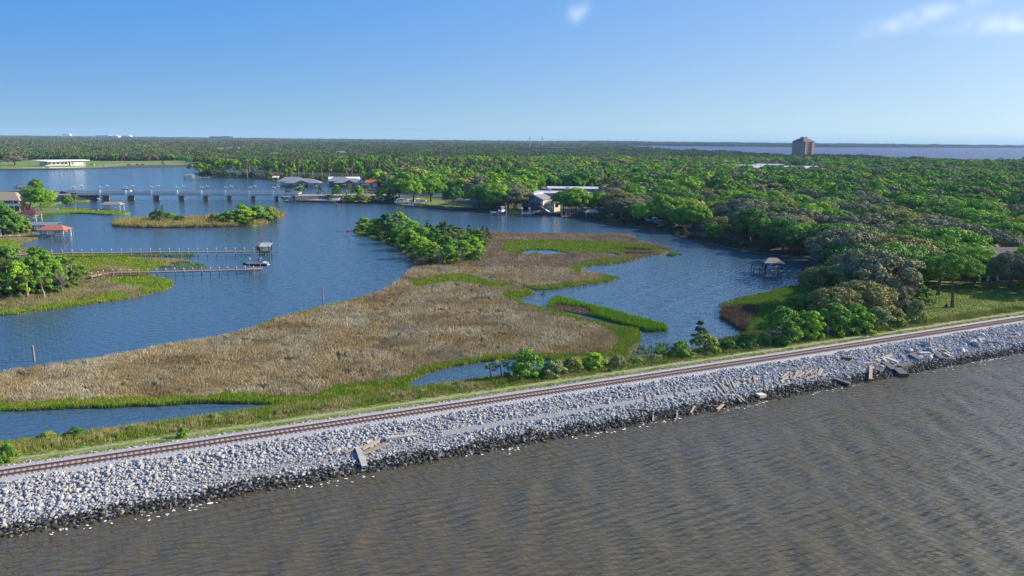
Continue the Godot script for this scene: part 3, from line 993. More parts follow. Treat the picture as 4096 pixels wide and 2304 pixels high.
	var green := shore([-78, -519.8, -80.9, -556.7, -72.8, -580.3, -59.7, -570.6, -42.7, -544, -27.2, -519.7, -36.3, -494.8, -61.3, -509.5], 5.0, 0.3)
	land("point_lawn", green, 0.62, M.lawn)
	var road := shore([-170.7, -569.6, -145.6, -580.9, -126.7, -591.7, -101.2, -587.1, -78.2, -598.5, -52.1, -585.8, -26, -551.8, -27, -573.6, -54.6, -614.7, -81.5, -624.2, -105.4, -611.8, -131.1, -612.5, -150.6, -601, -176.4, -588.9], 8.0, 0.1)
	land("point_road", road, 0.72, M.asphalt)
	var across := shore([-646, -965, -592, -992, -561, -1034, -557, -1118, -517, -1146, -469, -1144, -563, -1376, -603, -1338, -646, -1299, -730, -1293, -818, -1284, -793, -1187], 20.0, 1.0)
	land("far_park_lawn", across, 0.95, M.lawn)
	var park_road := shore([-576, -1063, -570, -1145, -530, -1174, -492, -1186, -509, -1227, -544, -1207, -589, -1183, -605, -1117], 20.0, 0.3)
	land("far_park_road", park_road, 1.05, M.asphalt)

func vegetation() -> void:
	marsh_grasses()
	hand_planted()
	far_forest()

func marsh_grasses() -> void:
	var meshes := {"rush": tuft(1, 16, 1.0, 0.42, 0.05), "cord": tuft(2, 14, 0.95, 0.4, 0.06), "reed": tuft(3, 14, 1.0, 0.5, 0.06), "herb": tuft(4, 12, 0.5, 0.4, 0.07)}
	var green := [[-32.7, -237.4, -23.7, -254, -17, -254.4, -12.7, -250.9, -10.4, -243.8, 0.6, -237.5, 1.2, -234.3, -5.5, -230.7, -11.9, -235.5, -20.2, -239.7, -30.2, -231], [-0.2, -340.7, 22.4, -342.5, 40.4, -342.5, 52.2, -336.8, 57.9, -333.4, 66.9, -317.1, 60.5, -309.9, 54.1, -304.1, 44, -303.4, 24.2, -306.3, 15.7, -299.3, 1.8, -300.4, -4.3, -314.3], [24.9, -269, 27.7, -276.1, 36.3, -283.9, 38.8, -291.8, 36.7, -293.6, 28.8, -283.4, 20.3, -269.5, 23.5, -257.6],
		[22.1, -192.8, 25.5, -183.6, 30.4, -179.8, 31, -174.6, 29.2, -167.4, 25.2, -160.7, 22, -160, 25.1, -169.3, 24.2, -177.3, 19.7, -190.1], [18.5, -159.2, 25.6, -163.3, 25.8, -156.4, 16.3, -154.6, 7.9, -155.8, 1.2, -155.5, 1.2, -157.6, 9.8, -158], [-2.2, -225.3, 6.3, -225.8, 6.7, -219.9, 2.6, -216.8, 3.4, -208.8, 10, -202, 8.8, -199.1, 2.5, -208.7, -2.1, -216.6], [-45.8, -129.9, -34.7, -128.4, -31.8, -135.1, -24.6, -138.1, -17.7, -143.8, -14.8, -146, -16.9, -142.3, -19.9, -137.1, -18, -134.1, -27, -127.4, -32.9, -123.2, -36.9, -120.8, -41.9, -124.9],
		[-38.5, -386.3, -20.9, -363.4, -11.8, -300.6, -16.2, -280.5, -27.3, -272.6, -33, -272.2, -48.9, -320.4, -73.6, -359, -79.8, -382.6]].map(func(q): return shore(q, 4.0, 0.8))
	var dark := [[43.9, -324.9, 59.4, -320.1, 58.3, -314.2, 48.2, -313.5], [45.1, -311.1, 60, -309.9, 58.2, -304.4, 45.9, -303.5], [57.2, -349.3, 67.5, -318.3, 63.8, -316.9, 56.4, -338.5]].map(func(q): return flat(q))
	var pools := [[2.3, -309.1, 8.5, -315.2, 16, -315.8, 21.4, -308.3, 23.8, -302, 17.8, -302.6, 13.6, -299.2, 9.9, -306.4, 5, -300.7], [35.7, -308.2, 41.7, -307.5, 44.7, -298.2, 42, -298, 38.8, -304.1], [53.6, -342.2, 56.8, -346.5, 55.8, -338.4, 53.1, -336.9]].map(func(q): return flat(q))
	var fringes := [[flat([-92.2, -120.6, -86, -121.1, -73.4, -122.7, -60.8, -124.6, -47.7, -126.4, -42.1, -125.4]), 3.2], [flat([-19.9, -137.4, -17, -143.6, -11.6, -149.7, -5.6, -152.7, 1.2, -154.4, 9.6, -154.7]), 2.6], [flat([7.6, -229.4, 12.3, -230.6, 23.1, -237.9, 32.6, -245, 35.6, -252.4]), 5.0], [flat([27.1, -274, 35.8, -279.9, 45.7, -288]), 5.0], [flat([31, -174.9, 30.5, -180.6, 25, -184.4, 18.2, -192.6, 10.1, -202.7]), 3.0], [flat([-62.1, -179, -59.7, -188.7, -51.3, -203.5, -44.3, -213.3]), 0.9]]
	var wet := FastNoiseLite.new()
	wet.seed = 21
	wet.frequency = 0.05
	var out := {}
	tufts([marsh], 0.33, 0.7, func(p: Vector2):
		if inside(p, pools):
			return null
		var big := wet.get_noise_2d(p.x, p.y)
		var mid := wet.get_noise_2d(p.x * 3.4 + 50.0, p.y * 3.4)
		var small := wet.get_noise_2d(p.x * 9.0, p.y * 9.0 + 80.0)
		var lush := inside(p, green)
		if not lush:
			for q in fringes:
				if near_line(p, q[0]) < q[1] + mid * 3.0 + small * 1.5:
					lush = true
					break
		if lush and inside(p, dark):
			return ["rush", Color(0.15, 0.115, 0.08), 0.7]
		if lush:
			return ["cord", Color(0.18, 0.30, 0.03).lerp(Color(0.30, 0.33, 0.06), clampf(mid * 1.5 + 0.3, 0.0, 1.0)), 0.85 + big * 0.3]
		var c := Color(0.40, 0.325, 0.19).lerp(Color(0.44, 0.395, 0.275), clampf(big * 1.7 + mid * 1.2 + 0.35, 0.0, 1.0))
		c = c.lerp(Color(0.37, 0.275, 0.135), clampf(small * 1.3 - big * 1.4, 0.0, 0.8))
		if mid + small * 0.7 > 0.34:
			return ["rush", Color(0.13, 0.125, 0.06), 0.45]
		if p.y < -270.0:
			c = c.lerp(Color(0.25, 0.185, 0.145), 0.5)
		return ["rush", c, 0.95 + mid * 0.45 + small * 0.35], out)
	tufts([strip_island], 0.4, 0.6, func(p: Vector2):
		var c := Color(0.17, 0.32, 0.025)
		return ["rush", Color(0.22, 0.175, 0.10), 0.8] if Geometry2D.is_point_in_polygon(p, flat([8.9, -201, 12.5, -207.6, 21, -203, 22.4, -195.5, 16.1, -196.6, 12.1, -200.2])) else ["cord", c, 1.6], out)
	tufts([right_lobe], 0.5, 0.7, func(p: Vector2):
		var a := wet.get_noise_2d(p.x * 2.0, p.y * 2.0)
		return ["rush", Color(0.15, 0.115, 0.08).lerp(Color(0.24, 0.19, 0.12), clampf(a + 0.2, 0.0, 1.0)), 1.1, 0.5] if Geometry2D.is_point_in_polygon(p, flat([53.1, -192.5, 57.7, -204, 62.5, -207.3, 67.9, -208.5, 67.4, -200.1, 60.9, -187.7, 55.7, -176.3, 55.1, -184.9])) else ["cord", Color(0.19, 0.31, 0.04), 1.0, 0.5], out)
	# thin grass standing in the shallows, and two lone tufts
	tufts([flat([25.7, -158.3, 28.3, -166.4, 32.4, -169.3, 36.6, -167.4, 34.1, -159.5]), flat([56.2, -185.3, 59.8, -187.1, 62.7, -179.3, 60.7, -176.2, 56.6, -179.8]), flat([57.5, -209.3, 66, -219.4, 79.5, -230.1, 74.7, -221, 62.6, -211.6]), flat([-118, -260.7, -122.4, -270.6, -120, -278, -108.2, -266.3, -108.9, -259.7]), flat([63.1, -306.4, 66.8, -313.3, 71.5, -309.2, 68, -303.6]), flat([-163.8, -290.7, -151.2, -297.8, -122.6, -293.5, -123.1, -283.5, -142.9, -284.1])], 0.5, 0.6, func(p: Vector2): return ["cord", Color(0.17, 0.24, 0.05), 0.75, 0.0] if rng.randf() < 0.22 + wet.get_noise_2d(p.x * 5.0, p.y * 5.0) * 0.5 else null, out)
	tufts([shore([8.7, -222.8, 9.4, -224.6, 9.8, -222.8, 9.2, -221.1], 2.0, 0.1), shore([62.1, -303.2, 65.3, -307.7, 67.1, -305.6, 64, -301.2], 2.0, 0.1)], 0.4, 0.5, func(_p: Vector2): return ["cord", Color(0.16, 0.27, 0.03), 1.1, 0.0], out)
	tufts([flat([88.3, -232.5, 94, -242.7, 107.4, -261.9, 114.5, -262.3, 93.6, -222.4, 83.3, -210.9]), flat([45.4, -166.6, 48, -170.2, 52.7, -173.2, 56.7, -177.8, 62, -177.3, 56.1, -167.7, 49.4, -164.8])], 0.5, 0.6, func(_p: Vector2): return ["cord", Color(0.14, 0.20, 0.04), 0.9, 0.5], out)
	var left_green := [[-173.4, -289.3, -149.7, -291, -144.8, -283.3, -122.1, -270.1, -119, -275.6, -119.6, -264.2, -123.2, -253.4, -137.8, -262.2, -148.1, -268.4, -153.1, -264.6, -164.9, -275.4], [-128.6, -241.2, -124.4, -243.6, -121.1, -249, -110.9, -240.1, -105.9, -231.6, -104.1, -222.3, -107.8, -214.6, -113.7, -227.4, -123.5, -229.4], [-126.9, -198.9, -119.4, -209.6, -115.9, -219.3, -110.3, -215, -107.6, -209.6, -115, -201.5, -123.2, -192.9, -130.4, -188.1, -133.3, -192.5], [-234.4, -331.5, -206.4, -318.3, -195.1, -300.5, -201.8, -295.7, -209.3, -295.1], [-164.9, -275.4, -148.1, -268.4, -142.5, -255.4, -155.3, -261.1]].map(func(q): return shore(q, 4.0, 1.0))
	tufts([left_marsh], 0.55, 0.9, func(p: Vector2):
		var a := wet.get_noise_2d(p.x, p.y)
		var b := wet.get_noise_2d(p.x * 4.0, p.y * 4.0)
		if inside(p, left_green):
			return ["cord", Color(0.18, 0.31, 0.025).lerp(Color(0.32, 0.34, 0.07), clampf(b * 1.6 + 0.3, 0.0, 1.0)), 0.8]
		return ["rush", Color(0.27, 0.255, 0.10).lerp(Color(0.33, 0.29, 0.18), clampf(a * 1.5 + 0.4, 0.0, 1.0)), 0.9 + b * 0.5], out)
	tufts([reed_island], 0.7, 0.9, func(p: Vector2):
		var b := wet.get_noise_2d(p.x * 2.0, p.y * 2.0)
		return ["reed", Color(0.40, 0.31, 0.13).lerp(Color(0.26, 0.27, 0.08), clampf(b * 1.5 + 0.35, 0.0, 1.0)), 2.6 + b * 1.2, 0.3], out)
	tufts([flat([101.5, -192.3, 119.7, -221.4, 150, -249.2, 171.5, -250.4, 160.4, -212.2, 138.9, -201, 114.1, -187.2, 101.6, -180.9])], 0.8, 0.9, func(p: Vector2): return ["herb", Color(0.15, 0.23, 0.03).lerp(Color(0.27, 0.28, 0.06), clampf(wet.get_noise_2d(p.x * 3.0, p.y * 3.0) * 2.0 + 0.4, 0.0, 1.0)), 0.5, 1.6], out)
	tufts([left_lawn], 1.0, 1.2, func(p: Vector2): return ["herb", Color(0.20, 0.31, 0.04), 1.0, 0.55] if near_line(p, left_lawn, true) < 7.0 else null, out)
	var open_spots := [[-78.1, -514.7, -82.6, -568.8, -30.1, -575.8, -12.4, -474.1, -37.6, -479.2], [0, -446.2, 4.1, -489.3, 28.3, -492, 30.6, -449.3], [86.9, -366.2, 104, -395.7, 118, -379.9, 103.9, -339.2], [89.2, -394.3, 104.1, -456.9, 120.1, -458.5, 104, -395.7]].map(func(q): return flat(q))
	# dark reeds along the wooded bank
	var edge := flat([104.1, -306, 98.5, -311.1, 92.1, -325.6, 85.3, -341.4, 80.8, -362.1, 76, -387, 65.5, -401.9, 53.5, -410.1, 40.1, -441.6, 17.7, -462.4, -0.5, -464.1, -14.7, -475.2, -37.1, -485.9, -62.1, -507.2, -79.4, -525.1, -95.5, -527.9, -120.2, -534.7])
	for i in edge.size() - 1:
		var length := edge[i].distance_to(edge[i + 1])
		for j in int(length * 5.0):
			var q := edge[i].lerp(edge[i + 1], rng.randf()) + Vector2(rng.randf_range(0.5, 5.0), -rng.randf_range(0.5, 6.0))
			var row: Array = out.get_or_add("reed", [[], []])
			row[0].append(Transform3D(Basis(Vector3.UP, rng.randf() * TAU).scaled(Vector3(1.3, rng.randf_range(1.2, 2.4), 1.3)), Vector3(q.x, 0.3, q.y)))
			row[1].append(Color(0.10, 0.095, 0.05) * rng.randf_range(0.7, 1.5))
	var low := []
	var low_tint := []
	for i in edge.size() - 1:
		for j in int(edge[i].distance_to(edge[i + 1]) * 0.5):
			var q := edge[i].lerp(edge[i + 1], rng.randf()) + Vector2(rng.randf_range(0.0, 7.0), -rng.randf_range(3.0, 12.0))
			if inside(q, open_spots):
				continue
			var s := rng.randf_range(0.6, 1.5)
			low.append(Transform3D(Basis(Vector3.UP, rng.randf() * TAU).scaled(Vector3(s, s * rng.randf_range(0.6, 1.2), s)), Vector3(q.x, 0.4, q.y)))
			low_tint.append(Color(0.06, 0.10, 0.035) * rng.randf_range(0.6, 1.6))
	var back := flat([-134, -715, -136, -758, -155, -804, -192, -783, -248, -809, -275, -820, -346, -856, -380, -915])
	for i in back.size() - 1:
		for j in int(back[i].distance_to(back[i + 1]) * 0.55):
			var q := back[i].lerp(back[i + 1], rng.randf()) + Vector2(rng.randf_range(0.0, 8.0), -rng.randf_range(1.0, 22.0))
			var s := rng.randf_range(0.8, 2.0)
			low.append(Transform3D(Basis(Vector3.UP, rng.randf() * TAU).scaled(Vector3(s, s * rng.randf_range(0.6, 1.2), s)), Vector3(q.x, 0.4, q.y)))
			low_tint.append(Color(0.075, 0.12, 0.04) * rng.randf_range(0.6, 1.6))
	# thick undergrowth of the islet, the left clump and the reedy island
	for q in [[[-77.4, -377.8, -61.5, -384.3, -37.7, -377.9, -19.8, -360.5, -12.1, -342.5, -13.3, -300.5, -17.7, -280.4, -27.4, -273.5, -35.9, -279.2, -39.6, -293.5, -49.8, -321.6, -62.7, -345.4], 300, 1.0], [[-176.5, -245.7, -161.3, -246.6, -152.5, -247.1, -144.8, -247.6, -135.1, -232.7, -129.8, -216.9, -132.8, -212.2, -138, -209.7, -150.3, -208], 170, 0.9], [[-157.8, -398, -161.5, -421.7, -137.5, -437.2, -127.8, -412.6, -134.1, -392.8], 80, 1.0], [[-190.9, -394.9, -194.1, -406.1, -177.7, -407.7, -172.1, -394.8], 26, 0.8], [[-238.3, -340, -276.8, -396.2, -257.2, -398.1, -230.3, -358.6, -221.3, -341.4], 60, 1.0]]:
		var area := flat(q[0])
		var lo := Vector2(1e9, 1e9)
		var hi := -lo
		for p in area:
			lo = lo.min(p)
			hi = hi.max(p)
		var n := 0
		while n < q[1]:
			var p := Vector2(rng.randf_range(lo.x, hi.x), rng.randf_range(lo.y, hi.y))
			if not Geometry2D.is_point_in_polygon(p, area):
				continue
			n += 1
			var s: float = rng.randf_range(0.5, 1.25) * q[2]
			low.append(Transform3D(Basis(Vector3.UP, rng.randf() * TAU).scaled(Vector3(s, s * rng.randf_range(0.7, 1.5), s)), Vector3(p.x, 0.1, p.y)))
			low_tint.append(Color(0.10, 0.17, 0.045).lerp(Color(0.18, 0.24, 0.05), rng.randf() * rng.randf()) * rng.randf_range(0.6, 1.4))
	tag(many("bank_undergrowth", crown(350, Vector3(2.2, 1.6, 2.2), 30, 44, 0.34, "shrub", 0.8), M.canopy, low, low_tint), "low undergrowth along the wooded bank and on the islets", "undergrowth")
	# weeds of the embankment's landward slope
	for i in 26000:
		var s := rng.randf_range(-20.0, 235.0)
		var w := rng.randf_range(3.7, 18.0)
		if (w > 5.4 + noise.get_noise_2d(s * 6.0, 0) * 0.5 and w < 7.1 and rng.randf() < 0.93) or (s > 150.0 and w > 12.0):
			continue
		var p := bank(s, w, bank_height(w))
		var a := wet.get_noise_2d(p.x * 2.5, p.z * 2.5)
		var tall := clampf((w - 7.5) / 3.0, 0.0, 1.0)
		if tall == 0.0 and rng.randf() < 0.35:
			continue
		var row: Array = out.get_or_add("cord" if a > 0.0 or tall < 0.4 else "rush", [[], []])
		var c := Color(0.20, 0.27, 0.04).lerp(Color(0.40, 0.36, 0.16), clampf(a * 1.8 + 0.35 + rng.randf_range(-0.3, 0.3), 0.0, 1.0))
		row[0].append(Transform3D(Basis(Vector3.UP, rng.randf() * TAU).scaled(Vector3(0.9, 0.16 + tall * rng.randf_range(0.3, 1.25), 0.9)), p))
		row[1].append(c * rng.randf_range(0.75, 1.2))
	var words := {"rush": ["marsh_rush", "tawny marsh rushes covering the low island"], "cord": ["cordgrass", "bright green cordgrass fringing the marsh and the verge"], "reed": ["reeds", "tall reeds on the small island and under the wooded bank"], "herb": ["bank_grass", "short green grass edging the lawn of the left point"]}
	for key in out:
		tag(many(words[key][0], meshes[key], M.grass, out[key][0], out[key][1]), words[key][1], "grass")

func hand_planted() -> void:
	grove([[-68.7, -97.2, 3, 3.3, "shrub"], [-48.7, -106.4, 2.4, 2, "shrub"]], 1.6, "beside the sandy track at the canal", "shrubs along the sandy track", [0])
	grove([[-69.6, -107.4, 3.6, 1.5, "shrub"], [-65.9, -108.3, 4.2, 1.9, "shrub"], [-60.9, -105.7, 2.1, 1.7, "shrub"], [-58.4, -110.1, 3.1, 1.3, "shrub"], [-52.9, -111.5, 2.7, 1.2, "shrub"], [-47.4, -115.1, 3.2, 1.7, "shrub"], [-43.9, -115.9, 3.9, 1.5, "shrub"], [-38, -117.5, 2.6, 1.5, "shrub"]], 0.7, "on the weedy slope below the canal", "shrubs on the weedy slope", [2, 1, 2, 1, 3, 2])
	grove([[-31.6, -119.5, 3.4, 2.4, "palmetto"], [-26.1, -123.1, 4.1, 1.4, "shrub"], [-20.9, -126.6, 4.2, 1.6, "shrub"], [-15.9, -128.9, 4.3, 1.8, "shrub"], [-9.9, -133.5, 2.9, 1.4, "shrub"]], 0.6, "between the canal and the pond", "shrubs between canal and pond", [1, 2, 3, 2])
	grove([[-3.8, -138.2, 3.5, 3.5, "palm"], [-1.8, -138.8, 3.8, 4.2, "palm"], [-0.8, -137.4, 3, 3.2, "palmetto"]], 0.4, "at the right end of the pond", "palms by the pond", [0])
	grove([[3, -138.6, 8.7, 6.9, "bush"], [7.9, -138.7, 6.8, 4.6, "shrub"], [12, -141.8, 7, 4.2, "shrub"], [16.2, -144.3, 7.1, 4.6, "bush"], [21.4, -145.5, 4.8, 3.7, "shrub"], [19.2, -141.3, 1.9, 3.1, "cedar"], [25.4, -148.4, 4.9, 2.2, "shrub"], [29.9, -150.8, 4.9, 2.2, "shrub"]], 0.6, "in the thicket right of the pond", "thicket right of the pond", [0, 3, 2, 1, 3, 0])
	grove([[31.2, -153.5, 5, 3, "shrub"], [35.6, -153.6, 7.5, 4.6, "shrub"], [41.3, -156.5, 8.5, 5.6, "shrub"], [42.4, -165.5, 5.7, 6.6, "cedar"], [47, -159.2, 6.1, 3.3, "shrub"], [51.9, -161.3, 7.9, 4.1, "shrub"]], 0.5, "where the track passes the creek's end", "thicket at the creek's end", [0, 0, 2, 0, 1, 1])
	grove([[60.5, -164.7, 11.6, 10, "bush"], [56.5, -163.2, 4.4, 3.4, "shrub"], [77.3, -171.6, 4.6, 3.9, "shrub"], [84.8, -174.8, 5.7, 4.4, "shrub"], [68.6, -168.4, 8.2, 8.1, "bush"], [75.2, -172.2, 10.2, 9.4, "bush"], [81.4, -174.7, 10.4, 8.5, "bush"], [87.8, -177.2, 9.6, 7.3, "shrub"], [94.1, -181.4, 6.8, 5.8, "shrub"], [67.9, -172.7, 8.4, 6.9, "bush"]], 1.0, "in the dense thicket by the track", "dense thicket by the track", [3, 2, 3, 2, 1, 3, 0])
	grove([[80.7, -184.4, 14.9, 11.7, "grey"], [89.2, -187.7, 17.2, 13, "grey"], [99.2, -193.9, 12.5, 11, "grey"], [79.3, -190.8, 9.2, 8.6, "oak"], [75.7, -195.1, 9.4, 6.6, "oak"]], 1.0, "behind the dense thicket by the track", "trees behind the thicket", [3, 3, 1, 2])
	grove([[101.3, -185, 6, 6.7, "shrub"], [114.4, -207.4, 7.3, 5.9, "shrub"], [101.4, -190.1, 5.1, 3.9, "shrub"]], 1.5, "at the left edge of the park lawn", "shrubs at the edge of the lawn", [3, 0, 1])
	grove([[120.9, -203.6, 14.4, 17.3, "tall"]], 1.6, "with a leaning trunk alone on the park lawn", "", [0])
	grove([[147.2, -237.9, 16.5, 14.4, "oak"], [150, -234.1, 11.2, 11.8, "grey"], [165.6, -238.9, 15.3, 14.8, "oak"], [126.3, -220.6, 15.3, 14.9, "tall"], [124.5, -226.4, 13.3, 12.7, "oak"], [133.5, -233.2, 12.4, 11.8, "oak"], [116, -221.2, 10.6, 10, "oak"], [106.1, -213.9, 11.5, 9.6, "grey"], [153.9, -230.5, 13.5, 14.5, "grey"], [158.7, -222.2, 14.3, 15, "grey"], [173.4, -230.2, 17.2, 16.8, "oak"], [178.9, -245.1, 17, 16.5, "oak"], [178.5, -225.6, 18.1, 16.5, "oak"]], 1.5, "standing along the back of the park lawn", "trees along the back of the lawn", [1, 2, 1, 0, 0])
	grove([[-146.3, -215.2, 6, 9.7, "palm"], [-140.4, -212.1, 10.2, 11.4, "bush"], [-138, -215.6, 11, 12.2, "bush"], [-136.3, -220.4, 10, 10.6, "bush"], [-134.7, -224.2, 5.3, 8.3, "palm"], [-136.3, -230.5, 5.2, 7.8, "palm"], [-137.4, -210.6, 5, 6.4, "palm"], [-131.8, -209.2, 4.9, 6.1, "palm"], [-132.3, -218.3, 5.8, 6.1, "bare"], [-141.5, -245.5, 5.2, 3.6, "shrub"], [-160, -237.3, 13.9, 11.7, "bush"], [-154.9, -244.7, 14.3, 10.4, "bush"], [-147.4, -245.2, 9.1, 7.4, "bush"]], 0.4, "in the clump by the left marsh", "clump by the left marsh", [0, 1, 3, 0, 2, 3])
	grove([[-229, -339.9, 16.1, 15.9, "bush"], [-226.9, -345.9, 12.8, 10, "bush"], [-226.8, -351.9, 7.4, 5.9, "shrub"], [-228, -342.9, 6.5, 11.4, "palm"], [-262.9, -389, 12.3, 12.9, "bush"]], 0.4, "beside the red-roofed boathouse", "trees by the red-roofed boathouse", [2, 3, 2, 0])
	grove([[-292.1, -460.1, 14.5, 15.2, "oak"], [-283.1, -456, 14.8, 15.6, "oak"], [-288.2, -471.3, 12.3, 13, "oak"], [-346.7, -539.6, 16.9, 8.9, "palm"], [-273.7, -467.5, 7.3, 9.8, "oak"], [-264, -458.1, 5.3, 10.6, "palm"], [-361.8, -584.6, 7.9, 8.3, "cedar"], [-355.8, -568.9, 11.9, 13.8, "oak"]], 0.5, "on the lawn of the left point", "trees of the left point", [3, 0, 1, 3])
	grove([[-186.1, -397.3, 12.5, 7.9, "shrub"], [-181.8, -401.6, 10.5, 5.8, "shrub"], [-186.9, -405, 5.1, 9.9, "cedar"], [-174.7, -398.4, 8.4, 4.4, "shrub"], [-156.5, -400.1, 10.5, 5.8, "shrub"], [-147.8, -393.4, 14.5, 7.8, "shrub"], [-141.6, -397.7, 16.7, 11.4, "bush"], [-136.4, -405.9, 17.1, 9.9, "bush"], [-133.9, -418.3, 12.3, 8.3, "shrub"], [-135.1, -390.9, 10.3, 6.5, "palmetto"]], 0.3, "on the small reedy island", "bushes on the reedy island", [1, 0, 2, 1, 2, 0])
	grove([[-73.5, -373.1, 11.8, 7.4, "bush"], [-65, -358.1, 11.3, 8.7, "bush"], [-59.4, -358.6, 13.2, 11.5, "bush"], [-54.2, -362.1, 15.3, 12, "bush"], [-50.2, -328.8, 12.2, 9.5, "bush"], [-46.3, -345.2, 14.6, 9.6, "bush"], [-42.5, -310.2, 12.5, 9.7, "bush"], [-39.3, -332.2, 12.3, 8.1, "bush"], [-35.1, -289.5, 11.7, 9.4, "bush"], [-32.2, -314.4, 13.3, 9.1, "bush"], [-29.8, -283.1, 10.5, 7.9, "bush"], [-25.9, -298.3, 11.1, 8.6, "bush"], [-23.2, -275.2, 10.2, 8.3, "bush"], [-18.9, -288.6, 10.7, 8.1, "bush"], [-20.1, -318.8, 10.1, 7.8, "bush"], [-14.9, -299, 9.5, 8, "bush"], [-30.9, -346.4, 8, 9.6, "cedar"], [-40.3, -357.2, 5.6, 7.5, "cedar"], [-15.6, -331.5, 10.5, 7.4, "bush"], [-13.6, -347.8, 5.5, 6.9, "cedar"], [-11.6, -342.4, 5.4, 7.2, "cedar"], [-20, -347.3, 5.5, 7.3, "cedar"], [-26.5, -271.5, 4.3, 6.1, "bare"], [-19.1, -275.5, 5.3, 6.2, "bare"], [-32.6, -271.1, 5.2, 3.6, "bare"], [-22.7, -309.3, 5.6, 7.6, "palm"], [-13.4, -284.1, 6.6, 4.8, "shrub"]], 0.2, "on the wooded marsh islet", "trees of the wooded marsh islet", [0, 1, 2, 1, 3, 0, 1])
	grove([[-159.3, -571.2, 10.7, 10.7, "bush"], [-148.7, -588.6, 6.8, 8.4, "cedar"], [-129.3, -560, 10.5, 11.7, "bush"], [-122.5, -560.9, 11.7, 11.1, "palm"], [-114.5, -562, 12.9, 11.1, "bush"], [-106, -555.8, 10.4, 11, "palm"], [-94.3, -546.6, 14.3, 10.8, "bush"], [-85.7, -537.3, 12.4, 10.6, "shrub"], [-158.2, -552.5, 6.3, 3, "shrub"], [-131.1, -545.3, 11.4, 4.8, "shrub"], [-104.9, -534.9, 16.8, 5.9, "shrub"], [-115.1, -537, 14, 5.3, "shrub"]], 0.6, "on the rocky abutment beyond the bridge", "bushes of the far abutment", [2, 0, 1, 0, 1])
	grove([[-81.7, -548.2, 22.9, 18.7, "oak"], [-70.5, -539.2, 22.5, 17.8, "oak"], [-58.7, -547.6, 25.7, 18.7, "oak"], [-39.6, -504.9, 17.4, 15.6, "oak"], [-21.9, -492.5, 23.2, 17.9, "oak"], [-8.9, -485.7, 22.9, 18.7, "oak"], [2.6, -498.2, 18.2, 15.4, "oak"]], 0.6, "on the grassy point with the docks", "oaks of the grassy point", [3, 1, 0, 2])
	grove([[30.9, -461.2, 18.4, 17.3, "oak"], [42.1, -467.3, 14.7, 12.9, "grey"], [39.2, -493.3, 10.3, 10.9, "oak"], [52.2, -463.4, 13.6, 16.9, "oak"], [64.1, -452.8, 21.4, 19, "grey"]], 0.4, "right of the grey three-storey house", "trees by the grey house", [3, 0])
	# far across the water, by the low white building
	grove([[-698.7, -1076.3, 31.2, 16.4, "grey"], [-765.8, -1326.3, 20.6, 10.1, "oak"], [-678.8, -1310.6, 20.3, 12.8, "oak"], [-682.9, -1356.8, 18.2, 10.3, "oak"], [-515.7, -1130.2, 9.4, 8.6, "cedar"], [-524.9, -1235.1, 25.6, 12.1, "oak"], [-596.8, -1339.8, 20.8, 13.1, "oak"], [-657.9, -1366, 25.4, 13.4, "oak"]], 0.9, "on the far park across the water", "trees of the far park", [0, 2, 3])

